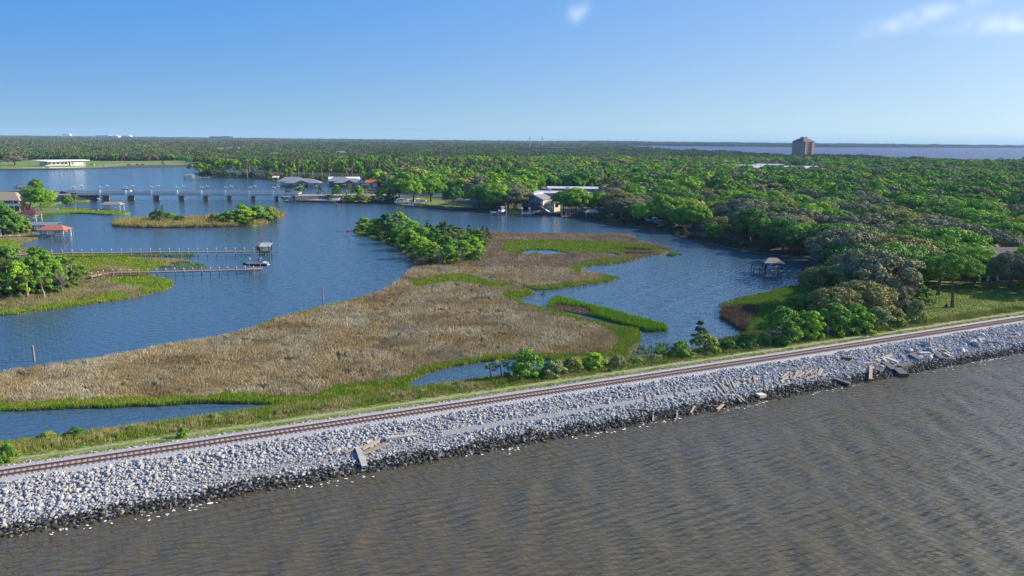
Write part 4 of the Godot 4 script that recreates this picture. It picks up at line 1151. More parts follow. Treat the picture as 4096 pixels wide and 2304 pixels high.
func far_forest() -> void:
	LANDMARKS = [["the grey house", 18, -462], ["the pink building", 40, -640], ["the boat sheds", -215, -690], ["the creek's end", 100, -280], ["the brick house", 190, -290], ["the right-bank docks", 100, -430], ["the white-roofed hall", 381, -1100], ["the orange roof", -60, -620], ["the blue roof", 190, -560], ["the right-hand slope", 330, -480], ["the grassy point", -90, -540]]
	var clear := [[-93, -538.8, -86.1, -568.3, -71.4, -593.9, -52.3, -588.4, -23, -547.7, -12.4, -474.1, -37.2, -474, -78.1, -514.7], [0, -446.2, 4.1, -489.3, 28.3, -492, 35.4, -449.8], [43.4, -435, 50.7, -460.9, 71.7, -389.3, 73.9, -379.4], [-157.8, -524, -209.3, -699.9, -121, -715, -96, -634.1, -24.7, -588.2, -22.4, -534.3, -90.7, -525.8], [87.2, -177.2, 114.8, -221.1, 130.6, -237.6, 163, -257.5, 215.5, -268.7, 175.2, -202.7, 132.6, -191.5], [46.9, -168.7, 56.2, -177.1, 53.1, -192.5, 59.1, -207.1, 78.3, -227.6, 115.9, -268.9, 105.8, -238.6, 82.3, -198.4, 68.1, -176.8]]
	# ground of buildings, roads and gardens
	clear.append_array([[8.6, -471.3, 13, -631.6, 76.6, -640.8, 60.2, -490.1, 36.3, -461.8], [-37.6, -574.8, -38.5, -624.2, -29.5, -625.5, -26.2, -568.7], [121.7, -520, 156.1, -652.3, 173.1, -654.7, 139.2, -516.1], [268, -936, 351, -1219, 477, -1252, 365, -955], [94.7, -411.4, 110, -479.6, 126.5, -481.4, 106, -404.9], [151, -241.8, 168.9, -269.3, 203.2, -271.4, 184.7, -245.8], [88.8, -366.3, 102.7, -390.3, 118, -379.9, 105.5, -344.7], [-229, -733, -246, -801, -158, -833, -129, -726]])
	var polys := clear.map(func(q): return flat(q))
	var pines := [flat([-341, -830, -372, -906, -239, -937, -145, -870, -117, -704, -147, -775, -239, -779, -305, -804]), flat([-420, -960, -150, -860, 20, -800, 20, -880, -160, -960, -340, -1000])]
	woods(peninsula, polys, [[flat([104.1, -306, 98.5, -311.1, 92.1, -325.6, 85.3, -341.4, 80.8, -362.1, 76, -387, 65.5, -401.9, 53.5, -410.1, 40.1, -441.6, 17.7, -462.4, -0.5, -464.1, -14.7, -475.2, -37.1, -485.9, -62.1, -507.2, -79.4, -525.1, -95.5, -527.9]), 5.5]], pines)
	far_woods(far_land, [flat([-620, -892, -543, -910, -510, -940, -435, -1061, -559, -1365, -646, -1299, -735, -1302, -824, -1293, -883, -1272])], -880.0, -2300.0, 13.0, 15.0, 14.0, "far_woods", "woods on the far side of the water, behind the low white building")
	far_woods(far_land, [], -2300.0, -9000.0, 22.0, 60.0, 15.0, "horizon_woods", "flat blue-green woods along the left horizon")
	far_woods(far_shore, [], -5550.0, -9000.0, 40.0, 90.0, 23.0, "far_shore_woods", "thin dark line of woods beyond the open water on the right")

# ------------------------------------------------------------------ embankment: stones, track, driftwood

func stones(ground: Node3D) -> void:
	var shapes := []
	for i in 6:
		shapes.append(rock(400 + i))
	var spots := []
	for i in 56000:
		var s := rng.randf_range(-22.0, 246.0)
		var v := rng.randf_range(-14.6, -2.5 + noise.get_noise_2d(s * 5.0, 9.0) * 0.7)
		var bench: bool = s > 58.0 and s < 118.0 and v > -8.0 and v < -6.6
		if bench and rng.randf() < 0.8:
			continue
		var r := rng.randf_range(0.09, 0.22) * (1.0 + 1.1 * pow(rng.randf(), 9.0))
		if bench or (s > 20.0 and s < 60.0 and v < -8.0 and v > -10.0):
			r *= 0.6
		spots.append([s, v, r])
	for i in 900:                                                     # a loose row along the upper edge of the ballast
		spots.append([rng.randf_range(-22.0, 120.0), rng.randfn() * 0.35 + 3.5, rng.randf_range(0.08, 0.2)])
	for i in 34:                                                      # heavy pale boulders towards the far end
		spots.append([rng.randf_range(150.0, 215.0), rng.randf_range(-10.5, -5.0), rng.randf_range(0.6, 1.05)])
	var rows := []
	for q in spots:
		var lift: float = bank_height(q[1]) + rng.randf_range(-0.2, 0.08) + q[2] * 0.35
		var p := bank(q[0], q[1], lift)
		var tide: float = p.y + noise.get_noise_2d(q[0] * 7.0, q[1] * 7.0) * 0.35
		var c := Color(0.33, 0.335, 0.35).lerp(Color(0.44, 0.42, 0.38), rng.randf() * rng.randf()) * rng.randf_range(0.78, 1.12)
		if rng.randf() < 0.025:
			c = Color(0.42, 0.35, 0.24)
		if tide < 0.46:
			c = Color(0.022, 0.021, 0.018) if rng.randf() < 0.78 else Color(0.16, 0.145, 0.11)
		elif tide < 0.66 and rng.randf() < 0.5:
			c = c * 0.35
		var b := Basis(Vector3(rng.randfn(), rng.randfn(), rng.randfn()).normalized(), rng.randf() * TAU).scaled(Vector3(q[2], q[2] * rng.randf_range(0.6, 0.95), q[2]) * rng.randf_range(0.95, 1.25))
		rows.append([Transform3D(b, p), c, q[2] / p.distance_to(Vector3(0, 46, 0)) * (0.0 if p.x < -70.0 or tide < 0.1 else 1.0), rng.randi() % 6])
	rows.sort_custom(func(a, b): return a[2] > b[2])
	var tones := []
	for i in 5:
		tones.append(mat("stone_%d" % i, 0.23 + 0.065 * i, 0.23 + 0.063 * i, 0.245 + 0.057 * i, 0.9))
	M["wet_stone"] = mat("wet_stone", 0.024, 0.022, 0.019, 0.5)
	for i in 300:
		var q: Array = rows[i]
		var o := put("rock", shapes[q[3]], M.wet_stone if q[1].r < 0.1 else tones[clampi(int((q[1].r - 0.2) * 16.0), 0, 4)], ground)
		o.transform = q[0]
	for k in 6:
		var at := []
		var col := []
		for i in range(300, rows.size()):
			if rows[i][3] == k:
				at.append(rows[i][0])
				col.append(rows[i][1])
		many("loose_rocks", shapes[k], M.rock, at, col, ground)

func railway() -> void:
	var t := thing("railway_track", "rusty single railway track running along the top of the stone embankment", "railway track")
	for side in [-0.755, 0.755]:
		var k := MB.new()
		for i in 66:
			var a := bank(-66.0 + i * 6.0, side, 2.60)
			var b := bank(-60.0 + i * 6.0, side, 2.60)
			k.beam(a, b, 0.15, 0.03)
			k.beam(a + Vector3(0, 0.075, 0), b + Vector3(0, 0.075, 0), 0.03, 0.12)
			k.beam(a + Vector3(0, 0.15, 0), b + Vector3(0, 0.15, 0), 0.085, 0.05)
		put("rail", k.done(), M.rust, t)
	var one := MB.new()
	one.box(Vector3.ZERO, Vector3(0.2, 0.2, 2.6))
	var mesh := one.done()
	var turn := atan2(-U.y, U.x)
	var rest := []
	for i in 500:
		var s := -6.0 + i * 0.7
		var p := bank(s, rng.randfn() * 0.03, 2.45)
		if i < 300:
			var o := put("sleeper", mesh, M.sleeper, t, p)
			o.rotation.y = turn + rng.randfn() * 0.012
		else:
			rest.append(Transform3D(Basis(Vector3.UP, turn), p))
	many("sleepers", mesh, M.sleeper, rest, [], t)

# boards, beams and slabs lying on the stones: pairs of end points [x, z, x, z, width, thickness]
func washed_up(called: String, list: Array, widths: Array, m: Array, label: String, category: String, group: String) -> void:
	for i in range(0, list.size(), 4):
		var a := Vector2(list[i], list[i + 1])
		var b := Vector2(list[i + 2], list[i + 3])
		var h := []
		for p in [a, b]:
			var rel: Vector2 = p - ORIGIN
			h.append(maxf(0.15, bank_height(rel.dot(V) + 0.6)) + 0.27 + rng.randf_range(-0.1, 0.12))
		var k := MB.new()
		var w: float = widths[(i / 4) % widths.size()]
		var p0 := Vector3(a.x, h[0], a.y)
		var p1 := Vector3(b.x, h[1], b.y)
		k.beam(Vector3.ZERO, p1 - p0, w, maxf(0.1, w * 0.42))
		var o := put(called, k.done(), m[(i / 4) % m.size()], null, p0)
		tag(o, label % nth(i / 4) if "%s" in label else label, category, group)

func driftwood() -> void:
	washed_up("concrete_slab", [-18.7, -106.8, -14.2, -108.6], [0.85], [M.concrete], "long flat concrete slab lying halfway down the riprap, nearest the middle", "slab", "")
	washed_up("concrete_beam", [-22.2, -103.9, -20.4, -99.6], [0.85], [M.concrete], "short grey concrete beam pointing down to the water over the wooden beams", "beam", "")
	washed_up("wooden_beam", [-25.9, -102, -24.8, -103.5, -23.8, -102.2, -21.8, -104.8, -21.6, -103.5, -19.6, -106.2, -21.3, -102.6, -18.5, -105.5], [0.35, 0.4, 0.65, 0.7], [M.driftwood, M.weathered_wood], "%s from the left of the four wooden beams beside the concrete beam", "beam", "wooden beams on the riprap")
	washed_up("plank", [19.1, -123.4, 19.2, -121.9, 20.4, -122.3, 23.3, -122.9, 23.4, -118.3, 24, -121.1, 24, -127.8, 23.8, -125.9, 25.3, -129.5, 25.3, -127.2, 27.9, -127.7, 28.9, -126.7, 29.9, -131.8, 29.5, -128.5, 27.7, -119.7, 28.6, -123.7, 31.4, -132, 31.7, -130.3, 30.6, -122.6, 32, -125.6, 34.1, -126.4, 36.3, -126.1, 35.5, -124.3, 37.3, -127.1, 35.8, -124.3, 37.4, -126.7], [0.22, 0.3, 0.18, 0.26], [M.driftwood, M.weathered_wood, M.driftwood], "%s from the left of the stray planks on the lower riprap, before the heaps", "plank", "stray planks on the lower riprap")
	washed_up("plank", [37.6, -134, 38.5, -129.8, 37.8, -134.2, 38.3, -130.4, 38.6, -135.8, 39.2, -130.5, 39.2, -134.5, 39.3, -131.3, 40.4, -136.8, 40.2, -134.5, 40.7, -136.6, 40.5, -132, 41.4, -136.9, 41.3, -133.4, 40.9, -131.2, 41.7, -128.8, 40.8, -129.7, 40.8, -127.8, 43.5, -137.2, 44.2, -133.9, 43.2, -135.3, 44, -136.2, 45.1, -137.9, 46.3, -139.4, 46.4, -139.2, 45.7, -135.6, 46.5, -138.9, 46.5, -137, 44.5, -136, 45.3, -137, 48, -137.8, 47.4, -134], [0.34, 0.28, 0.36, 0.3], [M.driftwood, M.driftwood, M.weathered_wood], "%s from the left of the pale planks in the first heap on the riprap", "plank", "first heap of planks on the riprap")
	washed_up("plank", [50.3, -136.7, 51.9, -136.7, 51.2, -137.9, 53.4, -140.6, 51.7, -139.1, 54.6, -142.9, 54.7, -142.9, 53.7, -139.2, 54.9, -143.5, 56, -143.2, 54.2, -139.4, 56.5, -143.5, 55.1, -140.2, 57.5, -143, 56, -142.2, 58.9, -146.5, 55.5, -140.5, 56.9, -142, 56.6, -140.2, 59.5, -141.8, 57.3, -141.8, 59.6, -144.4, 58.4, -142.3, 60, -143.6, 59.3, -141.3, 61.5, -145, 59.9, -141.8, 61.9, -145, 60.7, -141.9, 62.3, -143.5], [0.34, 0.4, 0.3, 0.36], [M.driftwood, M.driftwood, M.driftwood, M.weathered_wood], "%s from the left of the pale planks in the second, denser heap", "plank", "second heap of planks on the riprap")
	washed_up("timber", [72.3, -149.6, 75.3, -150.8, 75.4, -151.1, 80.4, -155.1], [0.5, 0.8], [M.driftwood], "%s of the two long tan timbers lying end to end on the riprap", "timber", "long tan timbers on the riprap")
	washed_up("timber_block", [68.6, -151.4, 70.1, -151.2], [1.1], [M.dark_timber], "dark reddish timber block lying alone high on the riprap", "timber", "")
	washed_up("concrete_post", [70.1, -141.9, 73.2, -148.5], [0.6], [M.driftwood], "pale squared post standing steeply at the water's edge by the dark slabs", "post", "")
	washed_up("broken_slab", [62.7, -141.4, 65, -139.3, 73.6, -146.8, 76.9, -150.2, 76.7, -150.4, 77.5, -147.8, 78.6, -153.3, 80.3, -151.7, 78.5, -148.6, 78.3, -145.2, 79.6, -149.7, 83, -151.8, 84.9, -155.9, 86.2, -153.9, 87.6, -157.4, 90.5, -158.2, 91.2, -158.2, 91.8, -155.8], [1.0, 1.3, 1.5, 1.1, 1.7, 1.2, 1.8, 1.0, 1.4], [M.dark_concrete, M.dark_concrete, M.dark_concrete, M.concrete], "%s from the left of the broken dark slabs along the far water's edge", "slab", "broken slabs at the far water's edge")
	washed_up("pale_slab", [44.8, -131.4, 46.2, -132.1], [1.3], [M.cream_paint], "small square tan board lying flat below the first plank heap", "board", "")
	washed_up("timber", [89.7, -156.8, 91.6, -158.1, 94, -160.7, 94.9, -159.8, 93.7, -158.8, 94.5, -157.3, 116.2, -171.7, 119.3, -173.3], [0.6, 0.8, 0.7, 0.4], [M.driftwood, M.weathered_wood], "%s from the left of the stubby tan timbers among the big boulders", "timber", "timbers among the big boulders")

func foam() -> void:
	var k := MB.new()
	k.prism(PackedVector2Array([Vector2(-0.5, -0.1), Vector2(-0.1, -0.28), Vector2(0.45, -0.16), Vector2(0.6, 0.12), Vector2(0.1, 0.2), Vector2(-0.35, 0.24)]), -0.02, 0.03)
	var at := []
	for i in 520:
		var s := rng.randf_range(-8.0, 230.0)
		if noise.get_noise_2d(s * 4.0, 300.0) < 0.02:
			continue
		var off := absf(rng.randfn()) * 0.8
		at.append(Transform3D(Basis(Vector3.UP, rng.randf() * TAU).scaled(Vector3(1, 1, 1) * rng.randf_range(0.12, 0.5)), bank(s, -14.0 - off, 0.06)))
	tag(many("foam", k.done(), M.white_paint, at), "flecks of white foam where the bay laps the dark stones", "foam")

# ------------------------------------------------------------------ docks, boats and buildings

func part(called: String, parent: Node3D, m: Material, list: Array) -> MeshInstance3D:       # one part made of boxes [centre, size]
	var k := MB.new()
	for q in list:
		k.box(q[0], q[1])
	return put(called, k.done(), m, parent)

# a walkway on posts through the given points at deck height
func dock(called: String, label: String, line: Array, h: float, width: float, m: Material, gap: float, above: float, both := true, caps := true, category := "dock") -> Node3D:
	var pts := flat(line)
	var o := thing(called, label, category, Vector3(pts[0].x, 0, pts[0].y))
	var k := MB.new()
	var post := MB.new()
	post.tube(Vector3(0, -1.2, 0), Vector3(0, h + above, 0), 0.15, 0.14, 6)
	var post_mesh := post.done()
	var cap := MB.new()
	cap.tube(Vector3(0, h + above, 0), Vector3(0, h + above + 0.22, 0), 0.17, 0.12, 6)
	var cap_mesh := cap.done()
	var left := 0.0
	for i in pts.size() - 1:
		var a := Vector3(pts[i].x - pts[0].x, h, pts[i].y - pts[0].y)
		var b := Vector3(pts[i + 1].x - pts[0].x, h, pts[i + 1].y - pts[0].y)
		k.beam(a, b, width, 0.14)
		var d := (b - a).normalized()
		var side := d.cross(Vector3.UP) * (width * 0.5 + 0.1)
		k.beam(a + side * 0.8 - Vector3(0, 0.18, 0), b + side * 0.8 - Vector3(0, 0.18, 0), 0.1, 0.22)
		var s := left
		while s < a.distance_to(b):
			for e in ([-1, 1] if both else [1]):
				var p: Vector3 = a + d * s + side * e
				p.y = 0.0
				var q := put("post", post_mesh, M.weathered_wood, o, p)
				if caps:
					put("cap", cap_mesh, M.white_paint, q)
			s += gap
		left = s - a.distance_to(b)
	put("deck", k.done(), m, o)
	return o

# a roof on posts over the water; local x runs along the front from 0 to w, the roof reaches back to z = -d
func boathouse(called: String, label: String, a: Vector3, b: Vector3, d: float, eave: float, rise: float, ridge: float, roof: Material, post_m: Material, deck := true, over := 0.7, category := "boathouse") -> Node3D:
	var o := along(called, label, category, a, b)
	var w := a.distance_to(b)
	var post := MB.new()
	post.box(Vector3(0, (eave - 1.0) * 0.5, 0), Vector3(0.24, eave + 1.0, 0.24))
	var mesh := post.done()
	var n := maxi(2, int(w / 3.6) + 1)
	for i in n:
		for z in ([0.0, -d] if d < 8.0 else [0.0, -d * 0.5, -d]):
			put("post", mesh, post_m, o, Vector3(w * i / (n - 1), 0, z))
	var k := MB.new()
	k.hip(Vector3(w * 0.5, eave, -d * 0.5), w + over * 2.0, d + over * 2.0, rise, ridge)
	put("roof", k.done(), roof, o)
	part("roof_beam", o, post_m, [[Vector3(w * 0.5, eave - 0.3, 0), Vector3(w, 0.22, 0.14)], [Vector3(w * 0.5, eave - 0.3, -d), Vector3(w, 0.22, 0.14)]])
	if deck:
		part("deck", o, M.weathered_wood, [[Vector3(w * 0.5, 1.0, 0.35), Vector3(w + 1.0, 0.16, 1.2)], [Vector3(-0.2, 0.97, -d * 0.5), Vector3(1.2, 0.16, d)], [Vector3(w * 0.5, 0.98, -d), Vector3(w, 0.16, 1.4)]])
	return o

func hull(length: float, beam: float, high: float) -> ArrayMesh:        # bow towards +x
	var k := MB.new()
	var sec := []
	for i in 9:
		var t := i / 8.0
		var half := beam * 0.5 * (1.0 - pow(t, 3.2)) * (0.9 + 0.1 * sin(t * PI)) + 0.02
		var keel := high * (0.02 + 0.55 * pow(t, 4.0))
		var sheer := high * (0.82 + 0.25 * t * t)
		var x := (t - 0.5) * length
		sec.append([Vector3(x, keel, 0), Vector3(x, keel + high * 0.28, half * 0.86), Vector3(x, sheer, half), Vector3(x, keel + high * 0.28, -half * 0.86), Vector3(x, sheer, -half)])
	for i in 8:
		var p: Array = sec[i]
		var q: Array = sec[i + 1]
		k.quad(p[0], q[0], q[1], p[1])
		k.quad(p[1], q[1], q[2], p[2])
		k.quad(q[0], p[0], p[3], q[3])
		k.quad(q[3], p[3], p[4], q[4])
		k.quad(p[2], q[2], q[4], p[4])
	var s: Array = sec[0]
	k.quad(s[1], s[2], s[4], s[3])
	k.tri(s[0], s[1], s[3])
	return k.done()

func boat(label: String, at: Vector3, turn: float, length: float, hull_m: Material, style := "console", group := "") -> Node3D:
	var o := thing("motor_boat", label, "boat", at, turn, group)
	var b := length * 0.32
	var h := length * 0.17
	put("hull", hull(length, b, h), hull_m, o)
	part("deck_trim", o, M.white_hull, [[Vector3(-length * 0.05, h * 0.9, b * 0.46), Vector3(length * 0.75, 0.12, 0.1)], [Vector3(-length * 0.05, h * 0.9, -b * 0.46), Vector3(length * 0.75, 0.12, 0.1)], [Vector3(length * 0.22, h * 0.93, 0), Vector3(length * 0.3, 0.14, b * 0.62)]])
	var k := MB.new()
	k.quad(Vector3(0.1, h, b * 0.4) * Vector3(length * 0.8, 1, 1), Vector3(length * 0.1, h, -b * 0.4), Vector3(length * 0.02, h * 1.5, -b * 0.34), Vector3(length * 0.02, h * 1.5, b * 0.34))
	put("windscreen", k.done(), M.glass, o)
	part("outboard_engine", o, M.car_dark if hull_m != M.dark_hull else M.white_hull, [[Vector3(-length * 0.53, h * 0.75, 0), Vector3(0.5, 0.9, 0.45)], [Vector3(-length * 0.53, h * 0.1, 0), Vector3(0.22, 0.9, 0.16)]])
	if style == "console":
		part("console", o, M.white_hull, [[Vector3(0, h * 1.15, 0), Vector3(length * 0.14, h * 0.9, b * 0.4)]])
		part("top", o, M.white_paint, [[Vector3(-length * 0.04, h * 2.5, 0), Vector3(length * 0.3, 0.1, b * 0.78)], [Vector3(length * 0.06, h * 1.8, b * 0.3), Vector3(0.07, h * 1.4, 0.07)], [Vector3(length * 0.06, h * 1.8, -b * 0.3), Vector3(0.07, h * 1.4, 0.07)], [Vector3(-length * 0.14, h * 1.8, b * 0.3), Vector3(0.07, h * 1.4, 0.07)], [Vector3(-length * 0.14, h * 1.8, -b * 0.3), Vector3(0.07, h * 1.4, 0.07)]])
	elif style == "canvas":
		var c := MB.new()
		for i in 6:
			var t0 := (i / 6.0 - 0.5) * PI
			var t1 := ((i + 1) / 6.0 - 0.5) * PI
			c.quad(Vector3(-length * 0.34, h * 1.75 + cos(t0) * 0.25, sin(t0) * b * 0.42), Vector3(-length * 0.02, h * 2.05 + cos(t0) * 0.25, sin(t0) * b * 0.42), Vector3(-length * 0.02, h * 2.05 + cos(t1) * 0.25, sin(t1) * b * 0.42), Vector3(-length * 0.34, h * 1.75 + cos(t1) * 0.25, sin(t1) * b * 0.42))
		put("canvas_top", c.done(), M.blue_canvas, o)
		part("canopy_frame", o, M.galvanised, [[Vector3(-length * 0.3, h * 1.35, b * 0.4), Vector3(0.05, h * 0.9, 0.05)], [Vector3(-length * 0.05, h * 1.5, b * 0.4), Vector3(0.05, h * 1.2, 0.05)], [Vector3(-length * 0.3, h * 1.35, -b * 0.4), Vector3(0.05, h * 0.9, 0.05)], [Vector3(-length * 0.05, h * 1.5, -b * 0.4), Vector3(0.05, h * 1.2, 0.05)]])
		part("stern_seat", o, M.white_hull, [[Vector3(-length * 0.4, h * 1.0, 0), Vector3(length * 0.12, h * 0.35, b * 0.8)], [Vector3(-length * 0.54, h * 0.42, 0), Vector3(length * 0.12, 0.12, b * 0.8)]])
	else:
		part("cabin", o, M.white_hull, [[Vector3(-length * 0.02, h * 1.35, 0), Vector3(length * 0.36, h * 0.95, b * 0.68)], [Vector3(-length * 0.05, h * 1.9, 0), Vector3(length * 0.44, 0.1, b * 0.8)]])
		part("cabin_window", o, M.glass, [[Vector3(-length * 0.02, h * 1.45, 0), Vector3(length * 0.3, h * 0.4, b * 0.7)]])
	return o

func car(label: String, at: Vector3, turn: float, m: Material, style := "car", group := "") -> Node3D:
	var o := thing("parked_car" if style == "car" else "van" if style == "van" else "motorhome", label, "car" if style == "car" else style, at, turn, group)
	var s := Vector3(4.5, 0.75, 1.8) if style == "car" else Vector3(5.6, 1.1, 2.0) if style == "van" else Vector3(8.0, 1.4, 2.4)
	var k := MB.new()
	k.box(Vector3(0, 0.35 + s.y * 0.5, 0), s)
	var y := 0.35 + s.y
	var top := 0.62 if style == "car" else 0.95 if style == "van" else 1.6
	var f0 := s.x * (0.18 if style == "car" else 0.3 if style == "van" else 0.46)
	var f1 := s.x * (0.04 if style == "car" else 0.16 if style == "van" else 0.4)
	var r0 := -s.x * (0.4 if style == "car" else 0.49)
	var r1 := -s.x * (0.26 if style == "car" else 0.47)
	var w := s.z * 0.47
	var v := s.z * 0.4
	var g := MB.new()
	g.quad(Vector3(f0, y, w), Vector3(f0, y, -w), Vector3(f1, y + top, -v), Vector3(f1, y + top, v))
	g.quad(Vector3(r0, y, -w), Vector3(r0, y, w), Vector3(r1, y + top, v), Vector3(r1, y + top, -v))
	g.quad(Vector3(r0, y, w), Vector3(f0, y, w), Vector3(f1, y + top, v), Vector3(r1, y + top, v))
	g.quad(Vector3(f0, y, -w), Vector3(r0, y, -w), Vector3(r1, y + top, -v), Vector3(f1, y + top, -v))
	put("body", k.done(), m, o)
	put("windows", g.done(), M.glass if style != "motorhome" else m, o)
	part("car_roof", o, m, [[Vector3((f1 + r1) * 0.5, y + top + 0.03, 0), Vector3(f1 - r1, 0.07, v * 2.0)]])
	for x in [-0.32, 0.32]:
		for z in [-1, 1]:
			var t := MB.new()
			t.tube(Vector3(s.x * x, 0.33, z * (s.z * 0.5 - 0.2)), Vector3(s.x * x, 0.33, z * (s.z * 0.5 + 0.02)), 0.33, 0.33, 8)
			put("wheel", t.done(), M.tyre, o)
	return o

# flat pieces just in front of a wall facing +z in local space: [x, y, w, h]
func openings(called: String, o: Node3D, m: Material, z: float, list: Array, frame: Material = null) -> void:
	for q in list:
		var f := part(called, o, m, [[Vector3(q[0], q[1], z), Vector3(q[2], q[3], 0.12)]])
		if frame:
			part("frame", f, frame, [[Vector3(q[0], q[1] + q[3] * 0.5 + 0.08, z + 0.03), Vector3(q[2] + 0.3, 0.16, 0.16)], [Vector3(q[0], q[1] - q[3] * 0.5 - 0.08, z + 0.03), Vector3(q[2] + 0.3, 0.16, 0.16)], [Vector3(q[0] - q[2] * 0.5 - 0.08, q[1], z + 0.03), Vector3(0.16, q[3], 0.16)], [Vector3(q[0] + q[2] * 0.5 + 0.08, q[1], z + 0.03), Vector3(0.16, q[3], 0.16)]])

func railing(o: Node3D, a: Vector3, b: Vector3, h: float, m: Material) -> void:
	var k := MB.new()
	k.beam(a + Vector3(0, h, 0), b + Vector3(0, h, 0), 0.08, 0.1)
	k.beam(a + Vector3(0, h * 0.5, 0), b + Vector3(0, h * 0.5, 0), 0.04, 0.06)
	var n := maxi(2, int(a.distance_to(b) / 1.4))
	for i in n + 1:
		var p := a.lerp(b, float(i) / n)
		k.box(p + Vector3(0, h * 0.5, 0), Vector3(0.08, h, 0.08))
	put("railing", k.done(), m, o)

func pole(called: String, label: String, category: String, at: Vector3, h: float, r: float, m: Material, group := "") -> Node3D:
	var k := MB.new()
	k.tube(Vector3(0, -1.0, 0), Vector3(0, h, 0), r, r * 0.9, 7)
	var o := put(called, k.done(), m, null, at)
	tag(o, label, category, group)
	return o

func marker(label: String, at: Vector3, h: float, red: bool) -> void:
	var o := thing("channel_marker", label, "channel marker", at)
	var k := MB.new()
	k.tube(Vector3(0, -1, 0), Vector3(0, h - 0.2, 0), 0.17, 0.16, 7)
	put("post", k.done(), M.weathered_wood, o)
	var b := MB.new()
	for turn in [0.25, 0.25 + PI / 2]:
		var q := Basis(Vector3.UP, turn)
		if red:
			b.tri(q * Vector3(-0.85, h - 1.3, 0.05), q * Vector3(0.85, h - 1.3, 0.05), q * Vector3(0, h + 0.25, 0.05))
			b.tri(q * Vector3(0.85, h - 1.3, -0.05), q * Vector3(-0.85, h - 1.3, -0.05), q * Vector3(0, h + 0.25, -0.05))
		else:
			b.box(q * Vector3(0, h - 0.5, 0), Vector3(1.25, 1.25, 0.06), q)
	put("board", b.done(), M.sign_red if red else M.sign_green, o)
	if red:
		part("lantern", o, M.white_paint, [[Vector3(0, h + 0.4, 0), Vector3(0.22, 0.35, 0.22)]])

